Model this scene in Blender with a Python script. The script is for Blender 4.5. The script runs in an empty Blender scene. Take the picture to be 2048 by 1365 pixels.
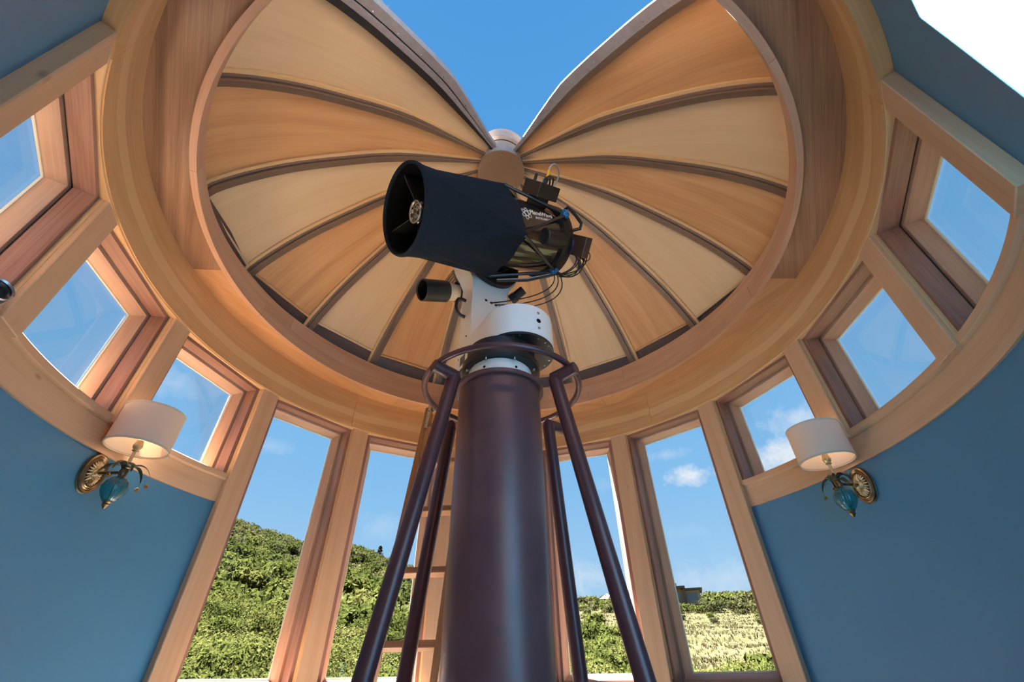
import bpy, bmesh, math, random
from mathutils import Vector, Matrix
R = math.radians
scene = bpy.context.scene
col = scene.collection

# ------------------------------------------------------------------ camera
cam_d = bpy.data.cameras.new('camera')
cam_d.sensor_width = 36.0
cam_d.lens = 867.15 / 2048 * 36.0
cam_d.clip_start = 0.02
cam_d.clip_end = 2000
cam = bpy.data.objects.new('camera', cam_d)
col.objects.link(cam)
CAM = Vector((0.0441, -2.2, 0.95))
_p, _y, _r = R(37.9435), R(0.6774), R(-0.8943)
_fw = Vector((math.sin(_y) * math.cos(_p), math.cos(_y) * math.cos(_p), math.sin(_p)))
_r0 = Vector((math.cos(_y), -math.sin(_y), 0))
_u0 = _r0.cross(_fw)
_rt = math.cos(_r) * _r0 + math.sin(_r) * _u0
_up = -math.sin(_r) * _r0 + math.cos(_r) * _u0
cam.matrix_world = Matrix(((_rt.x, _up.x, -_fw.x, CAM.x), (_rt.y, _up.y, -_fw.y, CAM.y),
                           (_rt.z, _up.z, -_fw.z, CAM.z), (0, 0, 0, 1)))
scene.camera = cam

# ------------------------------------------------------------------ view, light
scene.view_settings.view_transform = 'Standard'
scene.view_settings.look = 'None'
scene.view_settings.gamma = 1.0
scene.view_settings.use_curve_mapping = False
scene.view_settings.exposure = 0.0
scene.cycles.max_bounces = 10
scene.cycles.diffuse_bounces = 7
scene.cycles.glossy_bounces = 4
scene.cycles.transparent_max_bounces = 16
scene.cycles.sample_clamp_indirect = 8.0
scene.cycles.caustics_reflective = False
scene.cycles.caustics_refractive = False

SUN_AZ, SUN_EL, SUN_E = -52.0, 64.0, 150.0
sd = bpy.data.lights.new('sun', 'SUN')
sd.energy = SUN_E
sd.angle = R(0.55)
sd.color = (1.0, 0.975, 0.95)
so = bpy.data.objects.new('sun', sd)
col.objects.link(so)
sdir = Vector((math.sin(R(SUN_AZ)) * math.cos(R(SUN_EL)), math.cos(R(SUN_AZ)) * math.cos(R(SUN_EL)), math.sin(R(SUN_EL))))
so.location = sdir * 30
so.rotation_euler = sdir.to_track_quat('Z', 'Y').to_euler()


def srgb(r, g, b):
    f = lambda c: ((c / 255 + 0.055) / 1.055) ** 2.4 if c / 255 > 0.04045 else c / 255 / 12.92
    return (f(r), f(g), f(b), 1.0)


class NT:
    """small helper round a node tree"""
    def __init__(self, tree):
        self.t = tree
        self.n = tree.nodes
        self.n.clear()

    def add(self, kind, **kw):
        nd = self.n.new(kind)
        for k, v in kw.items():
            if k.startswith('i_'):
                nd.inputs[int(k[2:])].default_value = v
            else:
                setattr(nd, k, v)
        return nd

    def link(self, a, b):
        self.t.links.new(a, b)

    def math(self, op, a, b=None, c=None, clamp=False):
        nd = self.n.new('ShaderNodeMath')
        nd.operation = op
        nd.use_clamp = clamp
        for i, v in enumerate((a, b, c)):
            if v is None:
                continue
            if isinstance(v, (int, float)):
                nd.inputs[i].default_value = v
            else:
                self.link(v, nd.inputs[i])
        return nd.outputs[0]

    def mix(self, fac, a, b, mode='MIX'):
        nd = self.n.new('ShaderNodeMix')
        nd.data_type = 'RGBA'
        nd.blend_type = mode
        for sock, v in ((nd.inputs[0], fac), (nd.inputs[6], a), (nd.inputs[7], b)):
            if isinstance(v, (int, float, tuple)):
                sock.default_value = v
            else:
                self.link(v, sock)
        return nd.outputs[2]

    def ramp(self, fac, stops):
        nd = self.n.new('ShaderNodeValToRGB')
        el = nd.color_ramp.elements
        while len(el) < len(stops):
            el.new(0.5)
        for e, (p, c) in zip(el, stops):
            e.position = p
            e.color = c
        self.link(fac, nd.inputs[0])
        return nd.outputs[0]

    def vmul(self, v, s):
        nd = self.n.new('ShaderNodeVectorMath')
        nd.operation = 'MULTIPLY'
        self.link(v, nd.inputs[0])
        nd.inputs[1].default_value = s
        return nd.outputs[0]

    def vadd(self, v, w):
        nd = self.n.new('ShaderNodeVectorMath')
        nd.operation = 'ADD'
        self.link(v, nd.inputs[0])
        if isinstance(w, tuple):
            nd.inputs[1].default_value = w
        else:
            self.link(w, nd.inputs[1])
        return nd.outputs[0]

    def dot(self, v, w):
        nd = self.n.new('ShaderNodeVectorMath')
        nd.operation = 'DOT_PRODUCT'
        self.link(v, nd.inputs[0])
        nd.inputs[1].default_value = w
        return nd.outputs['Value']

    def noise(self, vec, scale, detail=3, rough=0.5, dist=0.0):
        nd = self.n.new('ShaderNodeTexNoise')
        nd.inputs['Scale'].default_value = scale
        nd.inputs['Detail'].default_value = detail
        nd.inputs['Roughness'].default_value = rough
        nd.inputs['Distortion'].default_value = dist
        self.link(vec, nd.inputs['Vector'])
        return nd.outputs['Fac']


# ------------------------------------------------------------------ sky: blue gradient with small fair-weather clouds
world = bpy.data.worlds.new('sky')
scene.world = world
world.use_nodes = True
W = NT(world.node_tree)
tc = W.add('ShaderNodeTexCoord')
dirv = tc.outputs['Generated']
sep = W.add('ShaderNodeSeparateXYZ')
W.link(dirv, sep.inputs[0])
elv = W.math('MAXIMUM', sep.outputs[2], 0.0)
skyc = W.ramp(elv, [(0.0, srgb(196, 224, 246)), (0.13, srgb(168, 211, 245)), (0.32, srgb(138, 196, 243)),
                    (0.60, srgb(112, 182, 238)), (0.84, srgb(88, 164, 230)), (1.0, srgb(80, 152, 222))])
mask = None
cn = W.noise(dirv, 17, 6, 0.62)
cn2 = W.noise(dirv, 60, 5, 0.6)


def dir_of(x, y):
    """direction of a cloud from where it stood in the sky over the room"""
    d = (x - 1024) / 867.15 * _rt - (y - 682.5) / 867.15 * _up + _fw
    return d.normalized()


for cx_, cy_, wd, ht, st in [(1378, 953, .070, .022, 1.0), (1560, 915, .10, .045, 1.0), (1600, 835, .07, .030, .7),
                             (350, 768, .075, .03, .55), (380, 792, .05, .012, .4), (545, 893, .05, .018, .5),
                             (742, 10, .035, .025, .7), (764, 40, .03, .018, .7), (1335, 910, .05, .012, .5),
                             (1440, 1160, .16, .040, .55), (1170, 1150, .12, .045, .6), (1360, 1066, .06, .018, .35),
                             (770, 1050, .06, .03, .45), (835, 1070, .05, .03, .45), (1215, 970, .04, .02, .4)]:
    d = dir_of(cx_, cy_)
    rr = d.cross(Vector((0, 0, 1))).normalized()
    uu = rr.cross(d)
    a = W.math('DIVIDE', W.dot(dirv, tuple(rr)), wd)
    b = W.math('DIVIDE', W.dot(dirv, tuple(uu)), ht)
    q = W.math('SQRT', W.math('ADD', W.math('MULTIPLY', a, a), W.math('MULTIPLY', b, b)))
    front = W.math('GREATER_THAN', W.dot(dirv, tuple(d)), 0.5)
    v = W.math('SUBTRACT', 1.0, q)
    v = W.math('ADD', v, W.math('MULTIPLY', W.math('SUBTRACT', cn, 0.5), 2.6))
    v = W.math('ADD', v, W.math('MULTIPLY', W.math('SUBTRACT', cn2, 0.5), 1.3))
    v = W.math('MULTIPLY', W.math('MULTIPLY', v, front), 1.1 * st, clamp=True)
    v = W.math('MULTIPLY', v, st)
    mask = v if mask is None else W.math('MAXIMUM', mask, v)
skyc = W.mix(W.math('MULTIPLY', mask, 0.85), skyc, srgb(243, 248, 253))
bg = W.add('ShaderNodeBackground')
W.link(skyc, bg.inputs[0])
bg.inputs[1].default_value = 1.0
wo = W.add('ShaderNodeOutputWorld')
W.link(bg.outputs[0], wo.inputs[0])

# ------------------------------------------------------------------ materials
MATS = {}


def principled(name, colr, rough=0.5, metal=0.0, spec=0.5, coat=0.0, noise_amt=0.0, noise_scale=8.0, bump=0.0, bump_scale=60.0, sheen=0.0):
    m = bpy.data.materials.new(name)
    m.use_nodes = True
    T = NT(m.node_tree)
    b = T.add('ShaderNodeBsdfPrincipled')
    o = T.add('ShaderNodeOutputMaterial')
    T.link(b.outputs[0], o.inputs[0])
    b.inputs['Roughness'].default_value = rough
    b.inputs['Metallic'].default_value = metal
    b.inputs['Specular IOR Level'].default_value = spec
    b.inputs['Coat Weight'].default_value = coat
    b.inputs['Sheen Weight'].default_value = sheen
    b.inputs['Base Color'].default_value = colr
    tcn = T.add('ShaderNodeTexCoord')
    if noise_amt > 0:
        f = T.noise(tcn.outputs['Object'], noise_scale, 4, 0.6)
        lo = tuple(c * (1 - noise_amt) for c in colr[:3]) + (1,)
        hi = tuple(min(1, c * (1 + noise_amt)) for c in colr[:3]) + (1,)
        T.link(T.ramp(f, [(0.3, lo), (0.7, hi)]), b.inputs['Base Color'])
    if bump > 0:
        f = T.noise(tcn.outputs['Object'], bump_scale, 3, 0.6)
        bn = T.add('ShaderNodeBump')
        bn.inputs['Strength'].default_value = bump
        bn.inputs['Distance'].default_value = 0.01
        T.link(f, bn.inputs['Height'])
        T.link(bn.outputs[0], b.inputs['Normal'])
    MATS[name] = m
    return m


def wood(name, dark, mid, light, band=7.0, along=0.9, fine=0.35, rough=0.42, knots=0.0, stripe=None, vary=0.10, cathedral=0.5, coat=0.12):
    """timber: grain runs along U of the UV map (metres); every board gets its own offset"""
    m = bpy.data.materials.new(name)
    m.use_nodes = True
    T = NT(m.node_tree)
    b = T.add('ShaderNodeBsdfPrincipled')
    o = T.add('ShaderNodeOutputMaterial')
    T.link(b.outputs[0], o.inputs[0])
    uv = T.add('ShaderNodeUVMap')
    oi = T.add('ShaderNodeObjectInfo')
    off = T.add('ShaderNodeCombineXYZ')
    T.link(T.math('MULTIPLY', oi.outputs['Random'], 37.0), off.inputs[0])
    T.link(T.math('MULTIPLY', oi.outputs['Random'], 91.0), off.inputs[1])
    v = T.vadd(uv.outputs[0], off.outputs[0])
    bands = T.noise(T.vmul(v, (along, band, 1)), 1.0, 3, 0.55, 0.5)
    rn = T.noise(T.vmul(v, (along * 0.5, band * 0.33, 1)), 1.0, 1.5, 0.45, 0.3)
    ring = T.math('ADD', T.math('MULTIPLY', T.math('SINE', T.math('MULTIPLY', rn, 46.0)), 0.5), 0.5)
    fib = T.noise(T.vmul(v, (3.0, 150.0, 1)), 1.0, 3, 0.6)
    f = T.math('ADD', T.math('MULTIPLY', bands, 1 - 0.30 * cathedral), T.math('MULTIPLY', ring, 0.30 * cathedral))
    lines = T.noise(T.vmul(v, (0.9, band * 7.0, 1)), 1.0, 3, 0.6, 0.4)
    f = T.math('ADD', T.math('MULTIPLY', f, 0.62), T.math('MULTIPLY', lines, 0.38))
    f = T.math('ADD', f, T.math('MULTIPLY', T.math('SUBTRACT', fib, 0.5), fine))
    c = T.ramp(f, [(0.22, dark), (0.5, mid), (0.78, light)])
    if stripe:
        s0, s1, sc = stripe
        sp = T.add('ShaderNodeSeparateXYZ')
        T.link(uv.outputs[0], sp.inputs[0])
        wob = T.math('MULTIPLY', T.math('SUBTRACT', T.noise(T.vmul(v, (0.8, 0.8, 1)), 1.0, 2), 0.5), 0.16)
        vv = T.math('ADD', sp.outputs[1], wob)
        mk = T.math('MULTIPLY', T.math('GREATER_THAN', vv, s0), T.math('LESS_THAN', vv, s1))
        c = T.mix(T.math('MULTIPLY', mk, 0.75), c, sc)
    if knots > 0:
        vo = T.add('ShaderNodeTexVoronoi')
        vo.inputs['Scale'].default_value = 1.0
        T.link(T.vmul(v, (1.4, 3.2, 1)), vo.inputs['Vector'])
        k = T.math('LESS_THAN', vo.outputs['Distance'], knots)
        ks = T.math('SUBTRACT', 1.0, T.math('DIVIDE', vo.outputs['Distance'], knots), clamp=True)
        c = T.mix(T.math('MULTIPLY', T.math('MULTIPLY', k, ks), 0.8), c, tuple(x * 0.45 for x in dark[:3]) + (1,))
    hsv = T.add('ShaderNodeHueSaturation')
    T.link(c, hsv.inputs['Color'])
    T.link(T.math('ADD', 1.0 - vary, T.math('MULTIPLY', oi.outputs['Random'], 2 * vary)), hsv.inputs['Value'])
    T.link(hsv.outputs[0], b.inputs['Base Color'])
    b.inputs['Roughness'].default_value = rough
    b.inputs['Specular IOR Level'].default_value = 0.4
    b.inputs['Coat Weight'].default_value = coat
    b.inputs['Coat Roughness'].default_value = 0.3
    bn = T.add('ShaderNodeBump')
    bn.inputs['Strength'].default_value = 0.06
    bn.inputs['Distance'].default_value = 0.004
    T.link(fib, bn.inputs['Height'])
    T.link(bn.outputs[0], b.inputs['Normal'])
    MATS[name] = m
    return m


wood('fir_beam', srgb(178, 132, 86), srgb(200, 156, 108), srgb(214, 176, 130), band=8, stripe=(0.10, 0.17, srgb(218, 184, 136)), vary=.03)
wood('fir_post', srgb(189, 148, 114), srgb(203, 165, 131), srgb(213, 178, 145), band=7, along=.5, fine=.25, vary=.03, knots=.045)
wood('fir_lip', srgb(172, 127, 101), srgb(191, 148, 121), srgb(204, 166, 139), band=10, vary=.04)
wood('fir_stop', srgb(204, 164, 118), srgb(215, 178, 132), srgb(224, 190, 148), band=8, fine=.2, vary=.03)
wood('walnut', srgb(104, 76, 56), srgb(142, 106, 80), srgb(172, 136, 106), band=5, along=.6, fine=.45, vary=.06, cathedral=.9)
wood('soffit_reflect_orange', srgb(158, 112, 72), srgb(182, 136, 92), srgb(200, 156, 112), band=7, vary=.05)  # wood tone with the orange of reflected light put into its colour
wood('maple_panel', srgb(210, 177, 138), srgb(222, 191, 152), srgb(230, 202, 166), band=4, along=.6, fine=.15, vary=.02, knots=.024, cathedral=.5)
wood('cherry_panel', srgb(174, 124, 82), srgb(202, 153, 107), srgb(216, 172, 126), band=5, along=.45, fine=.3, vary=.04, cathedral=.8)
wood('mahogany', srgb(108, 74, 64), srgb(138, 100, 88), srgb(158, 122, 108), band=10, fine=.5, vary=.05)
wood('sash_wood', srgb(160, 124, 104), srgb(182, 146, 124), srgb(198, 164, 142), band=10, vary=.04)
wood('ladder_wood', srgb(116, 80, 56), srgb(144, 102, 72), srgb(168, 126, 92), band=12, vary=.05)
wood('oak_floor', srgb(226, 216, 202), srgb(234, 226, 214), srgb(240, 234, 224), band=10, vary=.04)
principled('wall_blue', srgb(65, 116, 148), rough=0.42, spec=0.4, noise_amt=0.04, noise_scale=1.5, bump=0.03, bump_scale=140)
principled('plaster_white', srgb(225, 222, 214), rough=0.8)
principled('roof_grey', srgb(120, 116, 112), rough=0.8)
principled('rib_bronze', srgb(104, 86, 74), rough=0.42, metal=0.25, noise_amt=.08)
principled('rib_bronze_pale', srgb(138, 114, 100), rough=0.4, metal=0.25)
principled('base_bronze', srgb(84, 74, 80), rough=0.4, metal=0.35, noise_amt=.08, noise_scale=3)
principled('frame_grey', srgb(150, 147, 154), rough=0.45, metal=0.2, noise_amt=.12, noise_scale=20)
principled('seal_black', srgb(22, 24, 30), rough=0.6)
principled('gasket_dark', srgb(52, 36, 30), rough=0.6)
principled('bead_white', srgb(224, 214, 196), rough=0.4)
principled('pier_paint', srgb(100, 70, 74), rough=0.36, metal=0.15, spec=.5, noise_amt=.14, noise_scale=5, bump=.03, bump_scale=30)
principled('leg_paint', srgb(82, 50, 54), rough=0.33, metal=0.15, noise_amt=.06)
principled('hub_brown', srgb(122, 98, 80), rough=0.5, metal=.2, noise_amt=.05)
principled('white_enamel', srgb(249, 245, 241), rough=0.3, spec=.5, coat=.3)
principled('black_satin', srgb(24, 26, 30), rough=0.38)
principled('black_gloss', srgb(14, 13, 13), rough=0.08, spec=.8, coat=1.0)
principled('cloth_black', srgb(27, 35, 45), rough=0.85, spec=.15, sheen=.0, bump=.12, bump_scale=300)
principled('inner_black', srgb(6, 6, 7), rough=0.7, spec=.1)
principled('tube_carbon', srgb(40, 30, 26), rough=0.12, spec=.7, coat=.8, noise_amt=.15, noise_scale=60)
principled('anodized_blue', srgb(52, 128, 196), rough=0.35, metal=.5)
principled('steel', srgb(190, 192, 196), rough=0.25, metal=.9)
principled('mirror', srgb(170, 175, 180), rough=0.03, metal=1.0)
principled('pole_grey', srgb(70, 72, 76), rough=0.25, metal=.6)
principled('lettering_white', srgb(235, 235, 238), rough=0.5)
principled('plug_yellow', srgb(234, 180, 50), rough=0.4)
principled('cable_grey', srgb(170, 172, 176), rough=0.4)
principled('cable_black', srgb(18, 18, 20), rough=0.5)
principled('cream_enamel', srgb(224, 206, 176), rough=0.35)
principled('box_brown', srgb(70, 56, 50), rough=0.35, metal=.2)
principled('circuit_purple', srgb(70, 48, 92), rough=0.4, noise_amt=.6, noise_scale=90)
principled('plate_print', srgb(90, 88, 84), rough=0.5, noise_amt=.7, noise_scale=220)
principled('brass_aged', srgb(126, 104, 76), rough=0.35, metal=.85, noise_amt=.25, noise_scale=30)
principled('brass_light', srgb(206, 184, 144), rough=0.35, metal=.6, noise_amt=.15, noise_scale=40)
principled('leaf_metal', srgb(70, 72, 52), rough=0.4, metal=.5, noise_amt=.35, noise_scale=60)
principled('shade_trim', srgb(214, 202, 180), rough=0.8)
principled('tyre', srgb(20, 20, 22), rough=.6)
principled('bark', srgb(92, 76, 58), rough=.9)
principled('house_wall', srgb(98, 84, 70), rough=.8, noise_amt=.2, noise_scale=1)
principled('house_pale', srgb(118, 114, 106), rough=.8)
principled('house_roof', srgb(60, 54, 50), rough=.8)
principled('house_glass', srgb(60, 80, 100), rough=.1, spec=.8)


def glass_mat(name, tint, gloss, rough=0.0):
    m = bpy.data.materials.new(name)
    m.use_nodes = True
    T = NT(m.node_tree)
    tr = T.add('ShaderNodeBsdfTransparent')
    tr.inputs[0].default_value = tint
    gl = T.add('ShaderNodeBsdfGlossy')
    gl.inputs['Roughness'].default_value = rough
    fr = T.add('ShaderNodeFresnel')
    fr.inputs[0].default_value = 1.45
    mx = T.add('ShaderNodeMixShader')
    T.link(T.math('MULTIPLY', fr.outputs[0], gloss, clamp=True), mx.inputs[0])
    T.link(tr.outputs[0], mx.inputs[1])
    T.link(gl.outputs[0], mx.inputs[2])
    o = T.add('ShaderNodeOutputMaterial')
    T.link(mx.outputs[0], o.inputs[0])
    MATS[name] = m


glass_mat('window_glass', (0.975, 0.98, 0.985, 1), 0.22)


def shade_mat():
    m = bpy.data.materials.new('shade_linen')
    m.use_nodes = True
    T = NT(m.node_tree)
    d = T.add('ShaderNodeBsdfDiffuse')
    d.inputs[0].default_value = srgb(236, 224, 206)
    t = T.add('ShaderNodeBsdfTranslucent')
    t.inputs[0].default_value = srgb(246, 214, 186)
    mx = T.add('ShaderNodeMixShader')
    mx.inputs[0].default_value = 0.22
    T.link(d.outputs[0], mx.inputs[1])
    T.link(t.outputs[0], mx.inputs[2])
    o = T.add('ShaderNodeOutputMaterial')
    T.link(mx.outputs[0], o.inputs[0])
    MATS['shade_linen'] = m


shade_mat()


def teal_glass():
    m = bpy.data.materials.new('teal_glass')
    m.use_nodes = True
    T = NT(m.node_tree)
    b = T.add('ShaderNodeBsdfPrincipled')
    b.inputs['Base Color'].default_value = srgb(40, 152, 164)
    b.inputs['Roughness'].default_value = 0.06
    b.inputs['Transmission Weight'].default_value = 0.7
    b.inputs['IOR'].default_value = 1.35
    b.inputs['Coat Weight'].default_value = 1.0
    o = T.add('ShaderNodeOutputMaterial')
    T.link(b.outputs[0], o.inputs[0])
    MATS['teal_glass'] = m
    m2 = m.copy()
    m2.name = 'amber_crystal'
    m2.node_tree.nodes[0].inputs['Base Color'].default_value = srgb(214, 164, 70)
    MATS['amber_crystal'] = m2


teal_glass()


def bulb_mat():
    m = bpy.data.materials.new('bulb_glow')
    m.use_nodes = True
    T = NT(m.node_tree)
    e = T.add('ShaderNodeEmission')
    e.inputs[0].default_value = (1.0, 0.72, 0.5, 1)
    e.inputs[1].default_value = 4.0
    o = T.add('ShaderNodeOutputMaterial')
    T.link(e.outputs[0], o.inputs[0])
    MATS['bulb_glow'] = m


bulb_mat()


def leaf_mat(name, c0, c1, c2):
    m = bpy.data.materials.new(name)
    m.use_nodes = True
    T = NT(m.node_tree)
    oi = T.add('ShaderNodeObjectInfo')
    geo = T.add('ShaderNodeNewGeometry')
    f = T.noise(geo.outputs['Position'], 0.09, 3, 0.6)
    f2 = T.noise(geo.outputs['Position'], 2.2, 2, 0.6)
    f = T.math('ADD', T.math('MULTIPLY', f, 1.2), T.math('MULTIPLY', T.math('SUBTRACT', f2, 0.5), 0.7))
    f = T.math('ADD', f, T.math('MULTIPLY', T.math('SUBTRACT', oi.outputs['Random'], 0.5), 0.35))
    c = T.ramp(f, [(0.3, c0), (0.6, c1), (0.9, c2)])
    d = T.add('ShaderNodeBsdfDiffuse')
    t = T.add('ShaderNodeBsdfTranslucent')
    T.link(c, d.inputs[0])
    T.link(c, t.inputs[0])
    mx = T.add('ShaderNodeMixShader')
    mx.inputs[0].default_value = 0.3
    T.link(d.outputs[0], mx.inputs[1])
    T.link(t.outputs[0], mx.inputs[2])
    o = T.add('ShaderNodeOutputMaterial')
    T.link(mx.outputs[0], o.inputs[0])
    MATS[name] = m


leaf_mat('scrub_leaf', (0.0206, 0.0270, 0.0065, 1), (0.0454, 0.0508, 0.0130, 1), (0.0778, 0.0734, 0.0249, 1))
leaf_mat('scrub_dark', (0.0162, 0.0194, 0.0074, 1), (0.0357, 0.0367, 0.0142, 1), (0.0648, 0.0573, 0.0270, 1))


leaf_mat('grass_blade', (0.0367, 0.0357, 0.0151, 1), (0.0583, 0.0518, 0.0249, 1), (0.0821, 0.0702, 0.0410, 1))


def ground_mat():
    m = bpy.data.materials.new('dry_grass')
    m.use_nodes = True
    T = NT(m.node_tree)
    geo = T.add('ShaderNodeNewGeometry')
    f = T.noise(geo.outputs['Position'], 0.35, 5, 0.65)
    f2 = T.noise(geo.outputs['Position'], 4.0, 4, 0.7)
    f = T.math('ADD', T.math('MULTIPLY', f, 0.6), T.math('MULTIPLY', f2, 0.4))
    c = T.ramp(f, [(0.3, (0.0184, 0.0194, 0.0074, 1)), (0.5, (0.0357, 0.0324, 0.0162, 1)), (0.72, (0.0530, 0.0465, 0.0270, 1))])
    d = T.add('ShaderNodeBsdfDiffuse')
    T.link(c, d.inputs[0])
    bn = T.add('ShaderNodeBump')
    bn.inputs['Strength'].default_value = 0.8
    bn.inputs['Distance'].default_value = 0.3
    T.link(f2, bn.inputs['Height'])
    T.link(bn.outputs[0], d.inputs['Normal'])
    o = T.add('ShaderNodeOutputMaterial')
    T.link(d.outputs[0], o.inputs[0])
    MATS['dry_grass'] = m


ground_mat()

# ------------------------------------------------------------------ mesh helpers
INV = {}


def dirh(az):
    return Vector((math.sin(R(az)), math.cos(R(az)), 0))


def tag(o, label, cat=None, group=None, kind=None):
    o['label'] = label
    if cat:
        o['category'] = cat
    if group:
        o['group'] = group
    if kind:
        o['kind'] = kind
    return o


def empty(name, loc=(0, 0, 0), rotz=0.0):
    o = bpy.data.objects.new(name, None)
    o.empty_display_size = 0.1
    o.location = loc
    o.rotation_euler = (0, 0, rotz)
    col.objects.link(o)
    INV[o] = (Matrix.Translation(Vector(loc)) @ Matrix.Rotation(rotz, 4, 'Z')).inverted()
    return o


class MB:
    """collects shapes (world metres) with a UV map whose U runs along the grain"""
    def __init__(self):
        self.bm = bmesh.new()
        self.uv = self.bm.loops.layers.uv.new('UVMap')

    def face(self, vs, uvs=None):
        try:
            f = self.bm.faces.new(vs)
        except ValueError:
            return None
        if uvs:
            for l, q in zip(f.loops, uvs):
                l[self.uv].uv = q
        return f

    def box(self, lo, hi, mat=None, grain=2, bevel=0.0):
        """axis box in a local frame, put in place with mat; grain = local axis index"""
        mat = mat or Matrix.Identity(4)
        vs = []
        cs = []
        for x in (lo[0], hi[0]):
            for y in (lo[1], hi[1]):
                for z in (lo[2], hi[2]):
                    cs.append((x, y, z))
                    vs.append(self.bm.verts.new(mat @ Vector((x, y, z))))
        new = []
        for q in ((0, 1, 3, 2), (4, 6, 7, 5), (0, 4, 5, 1), (2, 3, 7, 6), (0, 2, 6, 4), (1, 5, 7, 3)):
            ot = [i for i in range(3) if i != grain]
            new.append(self.face([vs[i] for i in q], [(cs[i][grain], cs[i][ot[0]] + cs[i][ot[1]]) for i in q]))
        if bevel > 0:
            ed = {e for f in new for e in f.edges}
            bmesh.ops.bevel(self.bm, geom=list(ed), offset=bevel, segments=1, affect='EDGES', profile=0.5)
        return self

    def revolve(self, prof, a0, a1, step=2.0, centre=(0, 0), zfun=None, closed=True):
        """closed profile [(r,z)] turned about a vertical axis from azimuth a0 to a1 (degrees)"""
        full = abs(a1 - a0) >= 359.9
        n = max(2, int(round(abs(a1 - a0) / step)))
        cum = [0.0]
        k = len(prof)
        for i in range(k):
            p, q = prof[i], prof[(i + 1) % k]
            cum.append(cum[-1] + math.hypot(p[0] - q[0], p[1] - q[1]))
        rings = []
        cnt = n if full else n + 1
        for i in range(cnt):
            a = a0 + (a1 - a0) * i / n
            d = dirh(a)
            rings.append([self.bm.verts.new(Vector((centre[0], centre[1], 0)) + d * r + Vector((0, 0, zfun(a, r, z) if zfun else z))) for r, z in prof])
        rm = sum(p[0] for p in prof) / k
        for i in range(n):
            A, B = rings[i], rings[(i + 1) % cnt]
            u0 = R(a0 + (a1 - a0) * i / n) * rm
            u1 = R(a0 + (a1 - a0) * (i + 1) / n) * rm
            for j in range(k if closed else k - 1):
                j2 = (j + 1) % k
                self.face([A[j], A[j2], B[j2], B[j]], [(u0, cum[j]), (u0, cum[j + 1]), (u1, cum[j + 1]), (u1, cum[j])])
        if not full and closed:
            self.face(list(reversed(rings[0])), [(0, cum[j]) for j in range(k)])
            self.face(rings[-1], [(0, cum[j]) for j in range(k)])
        return self

    def lathe(self, prof, mat, n=32, sx=1.0, sy=1.0, capped=True, rfun=None):
        """profile [(r,h)] about local Z, placed with mat"""
        rings = []
        for r, h in prof:
            if r < 1e-6:
                rings.append([self.bm.verts.new(mat @ Vector((0, 0, h)))])
            else:
                rings.append([self.bm.verts.new(mat @ Vector((math.cos(2 * math.pi * i / n) * r * sx * (rfun(i / n, h) if rfun else 1),
                                                              math.sin(2 * math.pi * i / n) * r * sy * (rfun(i / n, h) if rfun else 1), h))) for i in range(n)])
        for a, b in zip(rings, rings[1:]):
            for i in range(n):
                j = (i + 1) % n
                if len(a) == 1 and len(b) == 1:
                    continue
                if len(a) == 1:
                    self.face([a[0], b[i], b[j]])
                elif len(b) == 1:
                    self.face([a[i], b[0], a[j]])
                else:
                    self.face([a[i], b[i], b[j], a[j]], [(i / n, 0), (i / n, 1), ((i + 1) / n, 1), ((i + 1) / n, 0)])
        if capped:
            if len(rings[0]) > 1:
                self.face(rings[0])
            if len(rings[-1]) > 1:
                self.face(rings[-1])
        return self

    def cyl(self, p, q, r, n=24, r2=None, bevel=0.0):
        p, q = Vector(p), Vector(q)
        d = q - p
        L = d.length
        mat = Matrix.Translation(p) @ d.to_track_quat('Z', 'Y').to_matrix().to_4x4()
        r2 = r if r2 is None else r2
        if bevel > 0:
            return self.lathe([(r - bevel, 0), (r, bevel), (r2, L - bevel), (r2 - bevel, L)], mat, n)
        return self.lathe([(r, 0), (r2, L)], mat, n)

    def tube(self, pts, r, n=8, closed=False, taper=None):
        pts = [Vector(p) for p in pts]
        k = len(pts)
        rings = []
        prev = None
        for i, p in enumerate(pts):
            if closed:
                t = pts[(i + 1) % k] - pts[i - 1]
            else:
                t = pts[min(i + 1, k - 1)] - pts[max(i - 1, 0)]
            t.normalize()
            if prev is None:
                x = t.cross(Vector((0, 0, 1)))
                if x.length < 1e-3:
                    x = t.cross(Vector((1, 0, 0)))
            else:
                x = prev - t * prev.dot(t)
            x.normalize()
            prev = x
            y = t.cross(x)
            rr = r if taper is None else r * taper(i / (k - 1))
            rings.append([self.bm.verts.new(p + x * math.cos(2 * math.pi * j / n) * rr + y * math.sin(2 * math.pi * j / n) * rr) for j in range(n)])
        for i in range(k if closed else k - 1):
            A, B = rings[i], rings[(i + 1) % k]
            for j in range(n):
                self.face([A[j], A[(j + 1) % n], B[(j + 1) % n], B[j]])
        if not closed:
            self.face(list(reversed(rings[0])))
            self.face(rings[-1])
        return self

    def prism(self, poly, h0, h1, mat, bevel=0.0):
        """2-D polygon in local XY pushed from local z h0 to h1"""
        A = [self.bm.verts.new(mat @ Vector((x, y, h0))) for x, y in poly]
        B = [self.bm.verts.new(mat @ Vector((x, y, h1))) for x, y in poly]
        n = len(poly)
        fs = [self.face(list(reversed(A)), [(p[1], p[0]) for p in reversed(poly)]), self.face(B, [(p[1], p[0]) for p in poly])]
        cum = 0
        for i in range(n):
            j = (i + 1) % n
            L = math.dist(poly[i], poly[j])
            fs.append(self.face([A[i], A[j], B[j], B[i]], [(cum, h0), (cum + L, h0), (cum + L, h1), (cum, h1)]))
            cum += L
        if bevel > 0:
            ed = [e for f in fs[:2] if f for e in f.edges]
            bmesh.ops.bevel(self.bm, geom=ed, offset=bevel, segments=2, affect='EDGES', profile=0.5)
        return self

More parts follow.
